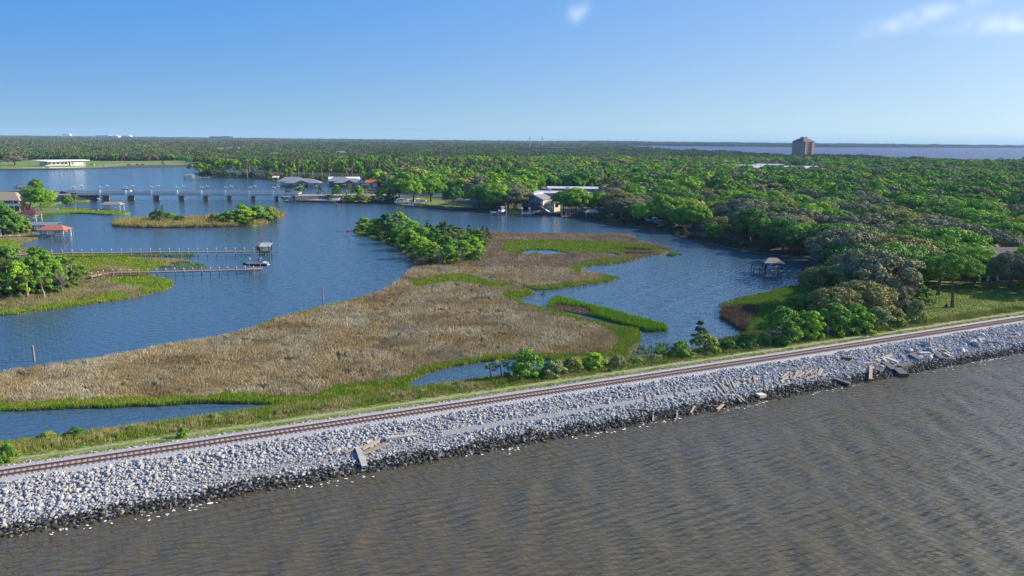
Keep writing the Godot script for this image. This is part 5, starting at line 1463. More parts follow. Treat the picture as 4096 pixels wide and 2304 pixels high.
func bridge() -> void:
	var a := Vector3(-314.9, 0, -528.5)
	var b := Vector3(-152.5, 0, -542.5)
	var o := along("road_bridge", "long low concrete road bridge on eight pile bents across the creek", "bridge", a, b)
	var w := a.distance_to(b)
	var deep := 12.0
	part("deck", o, M.bridge_concrete, [[Vector3(w * 0.5, 5.35, -deep * 0.5), Vector3(w, 0.45, deep)]])
	for z in [-0.3, -3.6, -8.2, -deep + 0.3]:
		part("girder", o, M.bridge_concrete, [[Vector3(w * 0.5, 4.4, z), Vector3(w, 1.4, 0.5)]])
	part("roadway", o, M.asphalt, [[Vector3(w * 0.5, 5.6, -deep * 0.5), Vector3(w, 0.04, deep - 2.4)]])
	for z in [-0.15, -deep + 0.15]:
		part("parapet", o, M.bridge_concrete, [[Vector3(w * 0.5, 6.0, z), Vector3(w, 0.7, 0.22)], [Vector3(w * 0.5, 6.75, z), Vector3(w, 0.12, 0.12)]])
		var k := MB.new()
		for i in int(w / 3.0):
			k.box(Vector3(1.5 + i * 3.0, 6.5, z), Vector3(0.12, 0.5, 0.12))
		put("rail_posts", k.done(), M.dark_metal, o)
	var at := [252.0, 316.0, 380.0, 444.0, 505.5, 566.0, 627.5, 688.0]
	for i in 8:
		var x: float = w * (at[i] - 150.0) / 602.0 + 0.5
		var p := part("pier", o, M.bridge_concrete, [[Vector3(x, 3.35, -deep * 0.5), Vector3(1.3, 0.7, deep - 0.4)]])
		if i > 2:
			part("wall", p, M.concrete, [[Vector3(x, 1.0, -deep * 0.5), Vector3(0.7, 4.0, deep - 1.4)]])
		else:
			for j in 6:
				part("pile", p, M.concrete, [[Vector3(x, 1.0, -0.9 - j * (deep - 1.8) / 5.0), Vector3(0.75, 4.0, 0.75)]])
		part("pedestal", o, M.white_paint, [[Vector3(x - 1.2, 5.6, 0.28), Vector3(1.5, 3.9, 0.6)]])
	for side in 2:
		for i in 10:
			var x: float = w * ([186.0, 251.0, 315.0, 380.0, 443.0, 505.0, 567.0, 628.0, 689.0, 747.0][i] - 150.0) / 602.0
			var foot := o.transform * Vector3(x, 6.3, 0.25 if side == 0 else -deep - 0.2)
			var l := thing("street_lamp", "%s lamp with white globes from the left along the %s parapet of the bridge" % [nth(i), "near" if side == 0 else "far"], "street lamp", foot, o.rotation.y, "globe lamps along the bridge")
			var k := MB.new()
			k.tube(Vector3(0, -0.6, 0), Vector3(0, 2.9, 0), 0.13, 0.09, 6)
			k.box(Vector3(0, 2.9, 0), Vector3(2.0, 0.12, 0.12))
			put("post", k.done(), M.teal_metal, l)
			for gx in [-0.95, 0.0, 0.95]:
				var s := SphereMesh.new()
				s.radius = 0.29
				s.height = 0.58
				s.radial_segments = 8
				s.rings = 5
				put("globe", s, M.lamp_globe, l, Vector3(gx, 3.3 + (0.35 if gx == 0.0 else 0.0), 0))
	var t := o.transform
	car("pale pickup driving across the bridge between the third and fourth lamps", t * Vector3(w * 0.27, 5.63, -4.0), o.rotation.y, M.car_white, "van")
	car("dark car on the bridge near its right end", t * Vector3(w * 0.945, 5.63, -8.0), o.rotation.y, M.car_dark)
	var wd := MB.new()
	for z in [1.2, -deep - 1.2]:
		wd.tri(Vector3(w * 0.05, -0.6, z), Vector3(w * 0.15, -0.6, z), Vector3(w * 0.05, 3.6, z))
	wd.quad(Vector3(w * 0.15, -0.6, 1.2), Vector3(w * 0.15, -0.6, -deep - 1.2), Vector3(w * 0.05, 3.6, -deep - 1.2), Vector3(w * 0.05, 3.6, 1.2))
	put("abutment_slope", wd.done(), M.concrete, o)
	# approach banks
	var left := shore([-421.1, -540.9, -342.9, -551.5, -317.7, -533.3, -307.3, -527.8, -302.8, -526.7, -322.8, -561.8, -342.2, -574.9, -445.3, -572.5], 6.0, 0.3)
	land("left_causeway", left, 3.2, M.dark_concrete)
	var l2 := flat([-392.6, -504.5, -298.6, -514.2, -310.5, -535.1, -409.3, -526.3])
	land("left_causeway_road", l2, 4.9, M.asphalt)
	var r2 := flat([-153.7, -537.1, -138.9, -542.9, -122.8, -547.1, -126.2, -562.4, -158.9, -555.6])
	land("right_approach_road", r2, 4.0, M.asphalt)
	car("dark car parked on the left approach road, nearest the bridge", Vector3(-310.2, 4.9, -526), 0.0, M.car_dark, "car", "cars on the left approach road")
	car("silver car on the left approach road behind the dark one", Vector3(-315.7, 4.9, -524.1), 0.0, M.car_silver, "car", "cars on the left approach road")
	car("white car on the left approach road above the tan roof", Vector3(-338.1, 4.9, -525.8), 0.0, M.car_white, "car", "cars on the left approach road")
	var rocks := []
	var col := []
	for i in 2600:
		var p: Vector3
		if i < 1000:
			p = (Vector3(-316.6, 0, -516.6)).lerp(Vector3(-293.4, 0, -534.7), rng.randf()) + Vector3(0, 0, 0)
			var up := rng.randf()
			p += Vector3(0, up * 4.6, -up * 9.0 - rng.randf() * 1.0)
			if p.x > -283.0 and up > 0.75:
				continue
		else:
			p = (Vector3(-160.9, 0, -536.3)).lerp(Vector3(-124, 0, -539.2), rng.randf())
			var up := rng.randf() * clampf((p.x + 163.0) / 12.0, 0.15, 1.0)
			p += Vector3(0, 0.2 + up * 3.8, -up * 15.0)
		var s := rng.randf_range(0.35, 0.95)
		rocks.append(Transform3D(Basis(Vector3(rng.randfn(), rng.randfn(), rng.randfn()).normalized(), rng.randf() * TAU).scaled(Vector3(s, s * 0.75, s)), p))
		col.append(Color(0.46, 0.45, 0.43) * rng.randf_range(0.5, 1.15) if p.y > 0.35 else Color(0.09, 0.085, 0.07))
	tag(many("abutment_rocks", rock(77), M.rock, rocks, col), "grey riprap rocks covering both abutments of the road bridge", "rocks")
	var bed := shore([-161.3, -540.6, -140.2, -536.5, -120.8, -537.2, -132.3, -589.4, -151.2, -590.9, -165.1, -576.9, -165.9, -565.3], 5.0, 0.3)
	land("right_abutment_ground", bed, 1.2, M.dark_concrete)

func piers_and_posts() -> void:
	dock("long_pier", "long grey pier with white-capped posts ending in the square covered platform", [-191.3, -273.6, -166.3, -281.8, -135, -286.9, -103.4, -290.9, -98.3, -291.6], 1.8, 1.5, M.weathered_wood, 3.45, 1.3, false, true, "pier")
	var p := along("pier_shelter", "square dark-timber shelter with a tilted flat roof at the long pier's end", "shelter", Vector3(-98.6, 0, -292.6), Vector3(-94.6, 0, -292.9))
	for x in [0.2, 2.0, 3.8]:
		for z in [0.0, -4.0]:
			part("pile", p, M.dark_timber, [[Vector3(x, 1.2 if x != 2.0 else 0.0, z), Vector3(0.34, 5.0 if x != 2.0 else 2.6, 0.34)]])
	part("platform", p, M.dark_timber, [[Vector3(2.0, 1.3, -2.0), Vector3(4.6, 0.22, 4.8)]])
	var k := MB.new()
	var tilt := Basis(Vector3.RIGHT, 0.2)
	k.box(Vector3(2.0, 3.9, -2.0), Vector3(4.5, 0.16, 5.0), tilt)
	put("roof", k.done(), M.concrete, p)
	part("bench", p, M.yellow_chair, [[Vector3(2.0, 1.75, -0.4), Vector3(3.2, 0.55, 0.5)]])
	part("roof_post", p, M.dark_timber, [[Vector3(0.1, 4.5, -4.2), Vector3(0.22, 2.0, 0.22)], [Vector3(3.9, 4.5, -4.2), Vector3(0.22, 2.0, 0.22)]])
	part("side_frame", p, M.dark_timber, [[Vector3(-1.0, 2.4, -2.0), Vector3(0.2, 3.0, 3.0)], [Vector3(-0.9, 3.2, 0.1), Vector3(1.8, 0.16, 0.16)], [Vector3(-0.9, 2.4, 0.1), Vector3(1.8, 0.16, 0.16)]])
	dock("red_pier", "narrow reddish pier running from the palms to the boat on its lift", [-134.2, -236.8, -132.9, -241.6, -128.5, -244.3, -119.6, -245.3, -87.1, -252.7, -85.1, -253.1], 1.5, 1.4, M.red_decking, 2.75, 1.0, false, true, "pier")
	var lift := along("boat_lift", "boat lift of tall grey pilings beside the red pier's end", "boat lift", Vector3(-90, 1.5, -254.9), Vector3(-85.6, 1.5, -255.8))
	lift.position.y = 0
	part("platform", lift, M.red_decking, [[Vector3(2.3, 1.52, 1.0), Vector3(4.9, 0.18, 2.0)]])
	for x in [0.4, 4.0]:
		for z in [-0.4, -3.9]:
			part("piling", lift, M.galvanised, [[Vector3(x, 1.6, z), Vector3(0.26, 6.0, 0.26)]])
		part("lift_beam", lift, M.galvanised, [[Vector3(x, 4.45, -2.1), Vector3(0.16, 0.24, 3.9)]])
	part("cradle", lift, M.galvanised, [[Vector3(0.4, 1.45, -2.1), Vector3(0.2, 0.2, 3.4)], [Vector3(4.0, 1.45, -2.1), Vector3(0.2, 0.2, 3.4)]])
	boat("black and white runabout with a blue canvas top on the lift at the red pier", lift.transform * Vector3(2.0, 1.6, -2.2), lift.rotation.y + PI, 8.0, M.dark_hull, "canvas")
	pole("mooring_piling", "weathered piling standing alone in the creek at the far left, nearest the camera", "piling", Vector3(-98, 0, -149.9), 3.3, 0.22, M.weathered_wood)
	pole("mooring_piling", "weathered piling standing alone in mid creek off the tawny marsh", "piling", Vector3(-54.2, 0, -212.8), 3.4, 0.2, M.weathered_wood)
	pole("mooring_piling", "rear one of the two pilings right of the red-roofed boathouse", "piling", Vector3(-197, 0, -338.1), 3.6, 0.17, M.weathered_wood)
	pole("mooring_piling", "front one of the two pilings right of the red-roofed boathouse", "piling", Vector3(-190.2, 0, -324), 3.9, 0.17, M.weathered_wood)
	marker("green square channel marker on a post off the reedy island, nearer one", Vector3(-117.8, 0, -378.9), 3.8, false)
	marker("green channel marker at the right tip of the reedy island, farther one", Vector3(-144, 0, -470.9), 2.9, false)
	marker("red triangular channel marker before the rocky abutment, farther one", Vector3(-110.3, 0, -478.1), 3.9, true)
	marker("red triangular channel marker off the wooded islet, nearer one", Vector3(-75.5, 0, -347.6), 3.8, true)

func left_side() -> void:
	boathouse("boathouse", "open boathouse with a tan hip roof off the tip of the left point", Vector3(-248.8, 0, -459.8), Vector3(-238.4, 0, -460.9), 6.0, 3.8, 1.5, 7.5, M.brown_roof, M.white_paint)
	dock("short_dock", "short dock leading from the left point to the tan-roofed boathouse", [-248.7, -450.4, -244.5, -452.2], 1.0, 1.2, M.weathered_wood, 2.5, 0.5)
	boathouse("boathouse", "small boathouse with a maroon hip roof below the big tan-roofed house", Vector3(-260.3, 0, -399.6), Vector3(-252.2, 0, -400.4), 6.0, 4.1, 1.7, 5.0, M.maroon_roof, M.white_paint)
	boat("white motor boat under the maroon boathouse roof", (Vector3(-257.5, 0, -401.8)) + Vector3(0, 1.5, -3.0), 0.2, 7.5, M.white_hull, "console")
	boathouse("boathouse", "boathouse with a red hip roof, nearest on the left shore", Vector3(-211.2, 0, -336.2), Vector3(-200.8, 0, -337.1), 7.0, 3.6, 1.7, 6.5, M.red_roof, M.white_paint)
	boat("cream motor boat lifted under the red boathouse roof", (Vector3(-203.6, 0, -337.5)) + Vector3(0, 1.6, -3.5), 0.1, 5.5, M.cream_paint, "cabin")
	boathouse("boathouse", "boathouse with a long grey gable roof right behind the red one", Vector3(-224, 0, -353.2), Vector3(-215.1, 0, -353.9), 6.0, 3.7, 1.1, 15.0, M.grey_roof, M.dark_timber)
	dock("walkway", "pale low walkway from the left edge to the red-roofed boathouse", [-230.1, -333.2, -211.4, -337.5], 0.9, 1.1, M.concrete, 3.5, 0.2)
	pole("lamp_post", "taller of the two garden lamp posts at the left edge", "lamp post", Vector3(-229.3, 0.4, -337.9), 5.0, 0.09, M.white_paint)
	pole("lamp_post", "shorter of the two garden lamp posts by the left clump of trees", "lamp post", Vector3(-231.5, 0.4, -343.4), 3.2, 0.08, M.dark_metal)
	# the big house on the point
	var a := Vector3(-316.4, 0.6, -447.2)
	var b := Vector3(-290.6, 0.6, -447.6)
	var h := along("big_house", "two-storey house with a tan hip roof and white porch at the left edge", "house", a, b)
	var w := a.distance_to(b)
	part("wall", h, M.brick_wall, [[Vector3(w * 0.5, 1.5, -6.5), Vector3(w - 1.0, 3.0, 10.0)]])
	part("upper_wall", h, M.beige_siding, [[Vector3(w * 0.5 - 1.5, 4.6, -7.0), Vector3(w - 4.0, 3.1, 9.0)]])
	var k := MB.new()
	k.hip(Vector3(w * 0.5, 6.3, -6.0), w + 1.4, 13.5, 4.4, w - 11.0)
	put("roof", k.done(), M.tan_roof, h)
	part("porch_floor", h, M.white_paint, [[Vector3(w * 0.5, 3.1, -1.0), Vector3(w, 0.25, 2.4)]])
	for i in 9:
		part("porch_post", h, M.white_paint, [[Vector3(w - 0.2 - i * 3.2, 4.7, 0.0), Vector3(0.22, 3.1, 0.22)]])
		part("lower_post", h, M.white_paint, [[Vector3(w - 0.2 - i * 3.2, 1.5, 0.0), Vector3(0.28, 3.0, 0.28)]])
	part("porch_side_rail", h, M.white_paint, [[Vector3(w * 0.5, 3.75, 0.0), Vector3(w, 1.0, 0.1)]])
	openings("window", h, M.glass, -2.42, [[w - 4.0, 4.9, 2.2, 1.5], [w - 8.0, 4.9, 2.2, 1.5], [w - 12.0, 4.9, 2.2, 1.5]], M.white_paint)
	var st := MB.new()
	for i in 12:
		st.box(Vector3(w - 12.5 + i * 0.62, 3.0 - i * 0.25, 1.6), Vector3(0.62, 0.25, 1.4))
	put("stair", st.done(), M.white_paint, h)
	railing(h, Vector3(w - 12.5, 3.1, 2.3), Vector3(w - 5.0, 0.2, 2.3), 1.0, M.white_paint)
	var wall := along("garden_wall", "low white garden wall along the water's edge below the yellow chairs", "wall", Vector3(-290.7, 0.5, -457.5), Vector3(-280, 0.5, -460))
	part("wall", wall, M.white_paint, [[Vector3(7.5, 0.4, 0), Vector3(15.0, 0.9, 0.35)]])
	for i in 4:
		var c := thing("lawn_chair", "%s from the left of the yellow chairs behind the white garden wall" % nth(i), "chair", (Vector3(-288.7, 0.55, -463.7)) + Vector3(i * 1.5, 0, 0), 0.2, "yellow lawn chairs")
		part("seat", c, M.yellow_chair, [[Vector3(0, 0.4, 0), Vector3(0.8, 0.1, 0.8)]])
		part("backrest", c, M.yellow_chair, [[Vector3(0, 0.85, -0.4), Vector3(0.8, 0.9, 0.1)]])
		part("leg", c, M.yellow_chair, [[Vector3(-0.35, 0.2, 0.3), Vector3(0.1, 0.4, 0.1)], [Vector3(0.35, 0.2, 0.3), Vector3(0.1, 0.4, 0.1)]])

func far_left() -> void:
	var a := Vector3(-646.1, 1, -1052.2)
	var b := Vector3(-613.1, 1, -1108.3)
	var o := along("white_pavilion", "long low white modern building with a slanting flat roof across the water", "building", a, b)
	var w := a.distance_to(b)
	part("wall", o, M.white_paint, [[Vector3(w * 0.33, 2.6, -9.0), Vector3(w * 0.48, 5.2, 16.0)], [Vector3(w * 0.78, 2.6, -9.0), Vector3(w * 0.34, 5.2, 16.0)]])
	part("entrance", o, M.dark_inside, [[Vector3(w * 0.59, 2.4, -9.5), Vector3(w * 0.06, 4.8, 15.0)]])
	part("base_wall", o, M.concrete, [[Vector3(w * 0.32, 0.7, -0.8), Vector3(w * 0.5, 1.4, 0.3)]])
	var k := MB.new()
	var t := 0.7
	var eaves := [Vector3(-4, 7.6, -19), Vector3(w * 0.1, 6.0, 2.0), Vector3(w * 1.02, 6.6, 2.0), Vector3(w * 1.07, 6.9, -19)]
	k.quad(eaves[0] + Vector3(0, t, 0), eaves[1] + Vector3(0, t, 0), eaves[2] + Vector3(0, t, 0), eaves[3] + Vector3(0, t, 0))
	k.quad(eaves[3], eaves[2], eaves[1], eaves[0])
	for i in 4:
		var p: Vector3 = eaves[i]
		var r: Vector3 = eaves[(i + 1) % 4]
		k.quad(p, r, r + Vector3(0, t, 0), p + Vector3(0, t, 0))
	put("roof", k.done(), M.white_paint, o)
	openings("window", o, M.glass, -0.95, [[w * 0.165, 3.2, 4.6, 2.4], [w * 0.255, 3.2, 4.6, 2.4], [w * 0.345, 3.2, 4.6, 2.4], [w * 0.435, 3.2, 4.6, 2.4], [w * 0.515, 3.2, 4.6, 2.4]], M.white_paint)
	openings("window", o, M.glass, -0.95, [[w * 0.655, 4.5, 3.4, 1.0], [w * 0.655, 3.0, 3.4, 1.0], [w * 0.655, 1.5, 3.4, 1.2], [w * 0.92, 4.5, 3.4, 1.0], [w * 0.92, 3.0, 3.4, 1.0], [w * 0.92, 1.5, 3.4, 1.4], [w * 0.72, 4.6, 4.0, 0.8], [w * 0.8, 4.6, 4.0, 0.8], [w * 0.86, 4.6, 3.0, 0.8]])
	openings("shade", o, M.glass, -0.96, [[w * 0.1, 3.0, 5.0, 4.0]])
	var s := along("quay", "white concrete quay along the shore before the low white building", "quay", Vector3(-613.1, 0, -1003), Vector3(-584.5, 0, -1047.1))
	var len := (Vector3(-613.1, 0, -1003)).distance_to(Vector3(-584.5, 0, -1047.1))
	part("slab", s, M.white_paint, [[Vector3(len * 0.55, 0.6, 0), Vector3(len * 0.9, 1.5, 3.0)]])
	part("float", s, M.concrete, [[Vector3(len * 0.2, 0.2, 6.0), Vector3(len * 0.6, 0.8, 3.5)], [Vector3(len * 0.3, 0.5, 3.0), Vector3(3.0, 0.4, 4.0)]])
	var d := along("swim_platform", "small white platform on the shore left of the quay", "platform", Vector3(-643.8, 0, -1001.5), Vector3(-626, 0, -1006.2))
	part("slab", d, M.white_paint, [[Vector3(14, 0.8, -1), Vector3(26, 1.2, 4)]])
	car("white van parked at the right end of the low white building", Vector3(-600.4, 1, -1094.5), 0.1, M.car_white, "van")
	car("white trailer car beside the far park road", Vector3(-579.3, 1.05, -1086.7), 0.2, M.car_white, "car", "cars at the far park")
	car("leftmost dark car on the far park road", Vector3(-559.2, 1.1, -1116.5), 0.0, M.car_dark, "car", "cars at the far park")
	car("middle dark car on the far park road", Vector3(-551.6, 1.1, -1127), 0.0, M.car_dark, "car", "cars at the far park")
	car("right dark car on the far park road, close to the middle one", Vector3(-546.4, 1.1, -1131.9), 0.0, M.car_dark, "car", "cars at the far park")
	boathouse("boathouse", "lone boathouse off the dark wooded tip beyond the bridge", Vector3(-345.4, 0, -802.1), Vector3(-336.6, 0, -803.8), 8.0, 3.8, 1.2, 5.0, M.grey_roof, M.white_paint)
	dock("short_dock", "dock joining the lone far boathouse to the wooded tip", [-338, -807, -323, -818], 1.3, 1.6, M.weathered_wood, 4.0, 0.6)
	var spots := [[Vector3(-710.8, 9, -1873.6), 16.0, "white house among the far trees, leftmost of the far white houses"], [Vector3(-733, 9, -1986.4), 20.0, "wide white house among the far trees beyond the bridge"], [Vector3(-736.7, 9, -2054.1), 16.0, "pale house among the far trees, right of the wide white one"], [Vector3(-530.8, 4, -1404.4), 15.0, "pink-roofed house among the trees on the far shore"], [Vector3(-375, 8, -1672.5), 24.0, "pale blue house roof above the pines"], [Vector3(-451.3, 8, -1452.9), 26.0, "dim grey house in the trees above the left marina"], [Vector3(-1140, 8, -1771), 16.0, "pale roof in the trees at the far left"], [Vector3(-823.2, 4, -1428.2), 18.0, "tan roof in the trees behind the low white building"]]
	for q in spots:
		var c := thing("far_house", q[2], "house", q[0], rng.randf_range(-0.4, 0.4))
		part("wall", c, M.white_paint, [[Vector3(0, -3.0, 0), Vector3(q[1], 12.0, 10.0)]])
		var rf := MB.new()
		rf.hip(Vector3(0, 3.0, 0), q[1] + 1.6, 12.0, 3.0, q[1] * 0.5)
		put("roof", rf.done(), M.grey_roof, c)
		openings("window", c, M.glass, 5.02, [[-q[1] * 0.25, 1.0, 1.8, 1.6], [q[1] * 0.25, 1.0, 1.8, 1.6]])
	var blocks := [[Vector3(-5905.7, 12, -10220.3), 110.0, 34.0, "pale block on the left horizon, tallest of the horizon buildings"], [Vector3(-4294.7, 12, -8109.5), 160.0, 18.0, "white building strip on the left horizon right of the tall block"], [Vector3(-3723.3, 12, -7176.2), 130.0, 15.0, "lower white building strip on the horizon"], [Vector3(-4208.5, 12, -8421.2), 90.0, 14.0, "white roof on the horizon, rightmost of the strips"], [Vector3(-3174.9, 12, -8413.2), 260.0, 22.0, "wide bluish warehouse on the horizon above the far white houses"]]
	for q in blocks:
		var c := thing("horizon_building", q[3], "building", q[0])
		part("wall", c, M.white_paint if q[1] < 200.0 else M.grey_siding, [[Vector3(0, 0, 0), Vector3(q[1], q[2] + 12.0, 40.0)], [Vector3(q[1] * 0.2, q[2] * 0.5 + 8.0, 0), Vector3(q[1] * 0.3, 5.0, 30.0)]])
		openings("window", c, M.glass, 20.1, [[-q[1] * 0.2, q[2] * 0.3, q[1] * 0.4, 3.0]])
	var wt := thing("water_tower", "tiny white water tower with a mast on the horizon, left of centre", "water tower", Vector3(-2733.2, 10, -11843.4))
	var k2 := MB.new()
	k2.tube(Vector3(0, -12, 0), Vector3(0, 26, 0), 3.0, 2.5, 8)
	put("stem", k2.done(), M.white_paint, wt)
	var sp := SphereMesh.new()
	sp.radius = 11.0
	sp.height = 15.0
	put("tank", sp, M.white_paint, wt, Vector3(6, 30, 0))
	var k3 := MB.new()
	k3.tube(Vector3(-16, -12, 0), Vector3(-16, 75, 0), 1.4, 0.7, 5)
	put("mast", k3.done(), M.galvanised, wt)

func marina() -> void:
	for n in 2:
		var a: Vector3 = [Vector3(-205.9, 0, -688.4), Vector3(-163.3, 0, -699.3)][n]
		var b: Vector3 = [Vector3(-175.3, 0, -693.4), Vector3(-136.8, 0, -703.7)][n]
		var o := along("boat_shed", ["left of the two big grey-roofed boat sheds over the water", "right of the two big grey-roofed boat sheds, with a white roof behind"][n], "boat shed", a, b)
		var w := a.distance_to(b)
		var m: Material = M.grey_roof
		var k := MB.new()
		k.hip(Vector3(w * 0.5, 4.0, -9.0), w + 2.0, 20.0, 3.6, w * 0.42, 0.3)
		put("roof", k.done(), m, o)
		var k2 := MB.new()
		k2.hip(Vector3(w * 0.12, 4.3, -27.0), w * 0.85, 18.0, 3.8, w * 0.4, 0.3)
		put("rear_roof", k2.done(), m, o)
		var k3 := MB.new()
		k3.tri(Vector3(w * 0.28, 4.05, 1.2), Vector3(w * 0.72, 4.05, 1.2), Vector3(w * 0.5, 6.6, 1.2))
		k3.tri(Vector3(w * 0.5, 6.6, 1.2), Vector3(w * 0.28, 4.05, 1.2), Vector3(w * 0.5, 6.6, -5.0))
		k3.tri(Vector3(w * 0.72, 4.05, 1.2), Vector3(w * 0.5, 6.6, 1.2), Vector3(w * 0.5, 6.6, -5.0))
		put("gable", k3.done(), M.weathered_wood, o)
		if n == 1:
			var k4 := MB.new()
			k4.hip(Vector3(w * 0.25, 5.6, -40.0), w * 1.1, 14.0, 1.8, w * 1.1, 1.2)
			put("white_roof", k4.done(), M.white_paint, o)
			part("hall_wall", o, M.white_paint, [[Vector3(w * 0.25, 2.5, -40.0), Vector3(w * 1.05, 6.0, 12.5)]])
		for i in 8:
			for z in [0.0, -9.0, -18.0, -30.0]:
				if z < -20.0 and i > 4:
					continue
				part("post", o, M.weathered_wood, [[Vector3(w * i / 7.0 - (5.0 if z < -20.0 else 0.0), 1.5, z), Vector3(0.3, 5.0, 0.3)]])
		part("walkway", o, M.weathered_wood, [[Vector3(w * 0.5, 0.8, -18.0), Vector3(w, 0.2, 2.0)], [Vector3(w * 0.28, 0.8, -9.0), Vector3(1.2, 0.2, 18.0)], [Vector3(w * 0.57, 0.8, -9.0), Vector3(1.2, 0.2, 18.0)], [Vector3(w * 0.86, 0.8, -9.0), Vector3(1.2, 0.2, 18.0)]])
		for i in 4:
			boat("%s boat from the left moored under the %s boat shed" % [nth(i), ["left", "right"][n]], o.transform * Vector3(w * (0.14 + i * 0.24), 0.5 + (0.8 if i % 2 else 0.0), -4.0), o.rotation.y - PI / 2 + 0.2, 8.5, M.white_hull if i % 2 else M.blue_hull, "cabin" if i % 2 else "console", "boats under the boat sheds")
	boathouse("boathouse", "small cream boathouse left of the two big boat sheds", Vector3(-244.1, 0, -776.6), Vector3(-239.2, 0, -777.5), 8.0, 4.0, 1.4, 5.0, M.cream_paint, M.cream_paint)
	var c := thing("red_roof_shed", "little white shed with a red roof right of the boat sheds", "shed", Vector3(-129.5, 0.5, -701.6))
	part("wall", c, M.white_paint, [[Vector3(0, 2.0, 0), Vector3(9.0, 4.0, 6.0)]])
	var k5 := MB.new()
	k5.hip(Vector3(0, 4.0, 0), 11.0, 7.5, 2.4, 11.0)
	put("roof", k5.done(), M.orange_roof, c)
	openings("door", c, M.dark_inside, 3.02, [[0, 1.4, 2.0, 2.8]])
	# signs of the abutment road
	for q in [["green road sign on a post among the abutment bushes", Vector3(-121.1, 0.8, -571.2), M.sign_green], ["orange road sign on a post beside the point road", Vector3(-104.2, 0.8, -562.1), M.yellow_chair]]:
		var s := thing("road_sign", q[0], "sign", q[1])
		part("post", s, M.galvanised, [[Vector3(0, 1.6, 0), Vector3(0.14, 4.2, 0.14)]])
		part("board", s, q[2], [[Vector3(0, 4.0, 0.12), Vector3(1.7, 1.7, 0.08)]])

func point_docks() -> void:
	boat("white cabin boat on the leftmost lift of the grassy point", (Vector3(-76.3, 0, -520.7)) + Vector3(0, 1.1, -1.0), 0.15, 10.0, M.white_hull, "cabin")
	boat("low blue-hulled boat moored between the two white boats of the point", (Vector3(-68.6, 0, -507.9)) + Vector3(0, 0.1, 0), 0.1, 7.5, M.blue_hull, "console")
	boat("white console boat with a hard top on the lift left of the point's dock", (Vector3(-63.8, 0, -514.5)) + Vector3(0, 1.1, -1.0), 0.1, 9.0, M.white_hull, "console")
	dock("point_dock", "long low dock with pilings along the grassy point", [-61.8, -514, -54.6, -508.7, -46.6, -500.7, -38, -490.2], 1.0, 1.6, M.weathered_wood, 3.2, 0.9)
	for q in [[Vector3(-79, 0, -517.3), "left lift at the grassy point, holding the cabin boat"], [Vector3(-65.9, 0, -509.7), "right lift at the grassy point, holding the hard-top boat"]]:
		var l := thing("boat_lift", q[1], "boat lift", q[0])
		for x in [0.0, 7.5]:
			for z in [0.6, -4.0]:
				part("piling", l, M.weathered_wood, [[Vector3(x, 1.4, z), Vector3(0.28, 4.6, 0.28)]])
			part("lift_beam", l, M.white_paint, [[Vector3(x, 3.75, -1.7), Vector3(0.3, 0.25, 5.0)]])
	pole("flag_pole", "pale bare pole rising beside the point dock", "pole", Vector3(-48.4, 0, -497.2), 4.5, 0.13, M.white_paint)
	var t := along("boat_lift", "white boat lift with a tower boat, alone below the big oaks", "boat lift", Vector3(-13, 0, -459.2), Vector3(-3.1, 0, -460.2))
	for x in [0.0, 4.5, 9.5]:
		for z in [0.0, -4.0]:
			part("piling", t, M.white_paint, [[Vector3(x, 1.2, z), Vector3(0.26, 4.2 if x > 1.0 else 2.6, 0.26)]])
	part("platform", t, M.weathered_wood, [[Vector3(2.2, 1.1, -2.0), Vector3(5.0, 0.2, 3.6)]])
	part("bench", t, M.white_paint, [[Vector3(2.0, 1.6, -2.0), Vector3(2.4, 0.7, 0.8)]])
	boat("white tower boat on the lift below the big oaks", t.transform * Vector3(7.0, 1.6, -2.0), 1.2, 7.5, M.white_hull, "console")
	car("white motorhome parked on the road of the grassy point", Vector3(-57.1, 0.75, -584.5), 0.1, M.white_hull, "motorhome")
	car("silver car parked in the shade right of the motorhome", Vector3(-42.1, 0.75, -574.8), 0.2, M.car_silver)
	var f := along("post_fence", "low post fence along the road of the grassy point", "fence", Vector3(-62.8, 0.65, -558.4), Vector3(-51.1, 0.65, -549.2))
	railing(f, Vector3.ZERO, Vector3(19, 0, 0), 1.1, M.dark_timber)
	var o := thing("orange_roof_house", "house with a bright orange roof peeking out of the trees", "house", Vector3(-36.1, 6.5, -616.6))
	part("wall", o, M.beige_siding, [[Vector3(0, -3.0, 0), Vector3(15, 6.6, 10)]])
	var k := MB.new()
	k.hip(Vector3(0, 0.3, 0), 17.5, 12.5, 4.2, 8.0)
	put("roof", k.done(), M.orange_roof, o)
	part("chimney", o, M.grey_siding, [[Vector3(10.0, 2.6, 0), Vector3(1.8, 4.6, 1.6)]])
	openings("window", o, M.glass, 5.03, [[-4, -2, 1.6, 1.6], [4, -2, 1.6, 1.6]], M.white_paint)

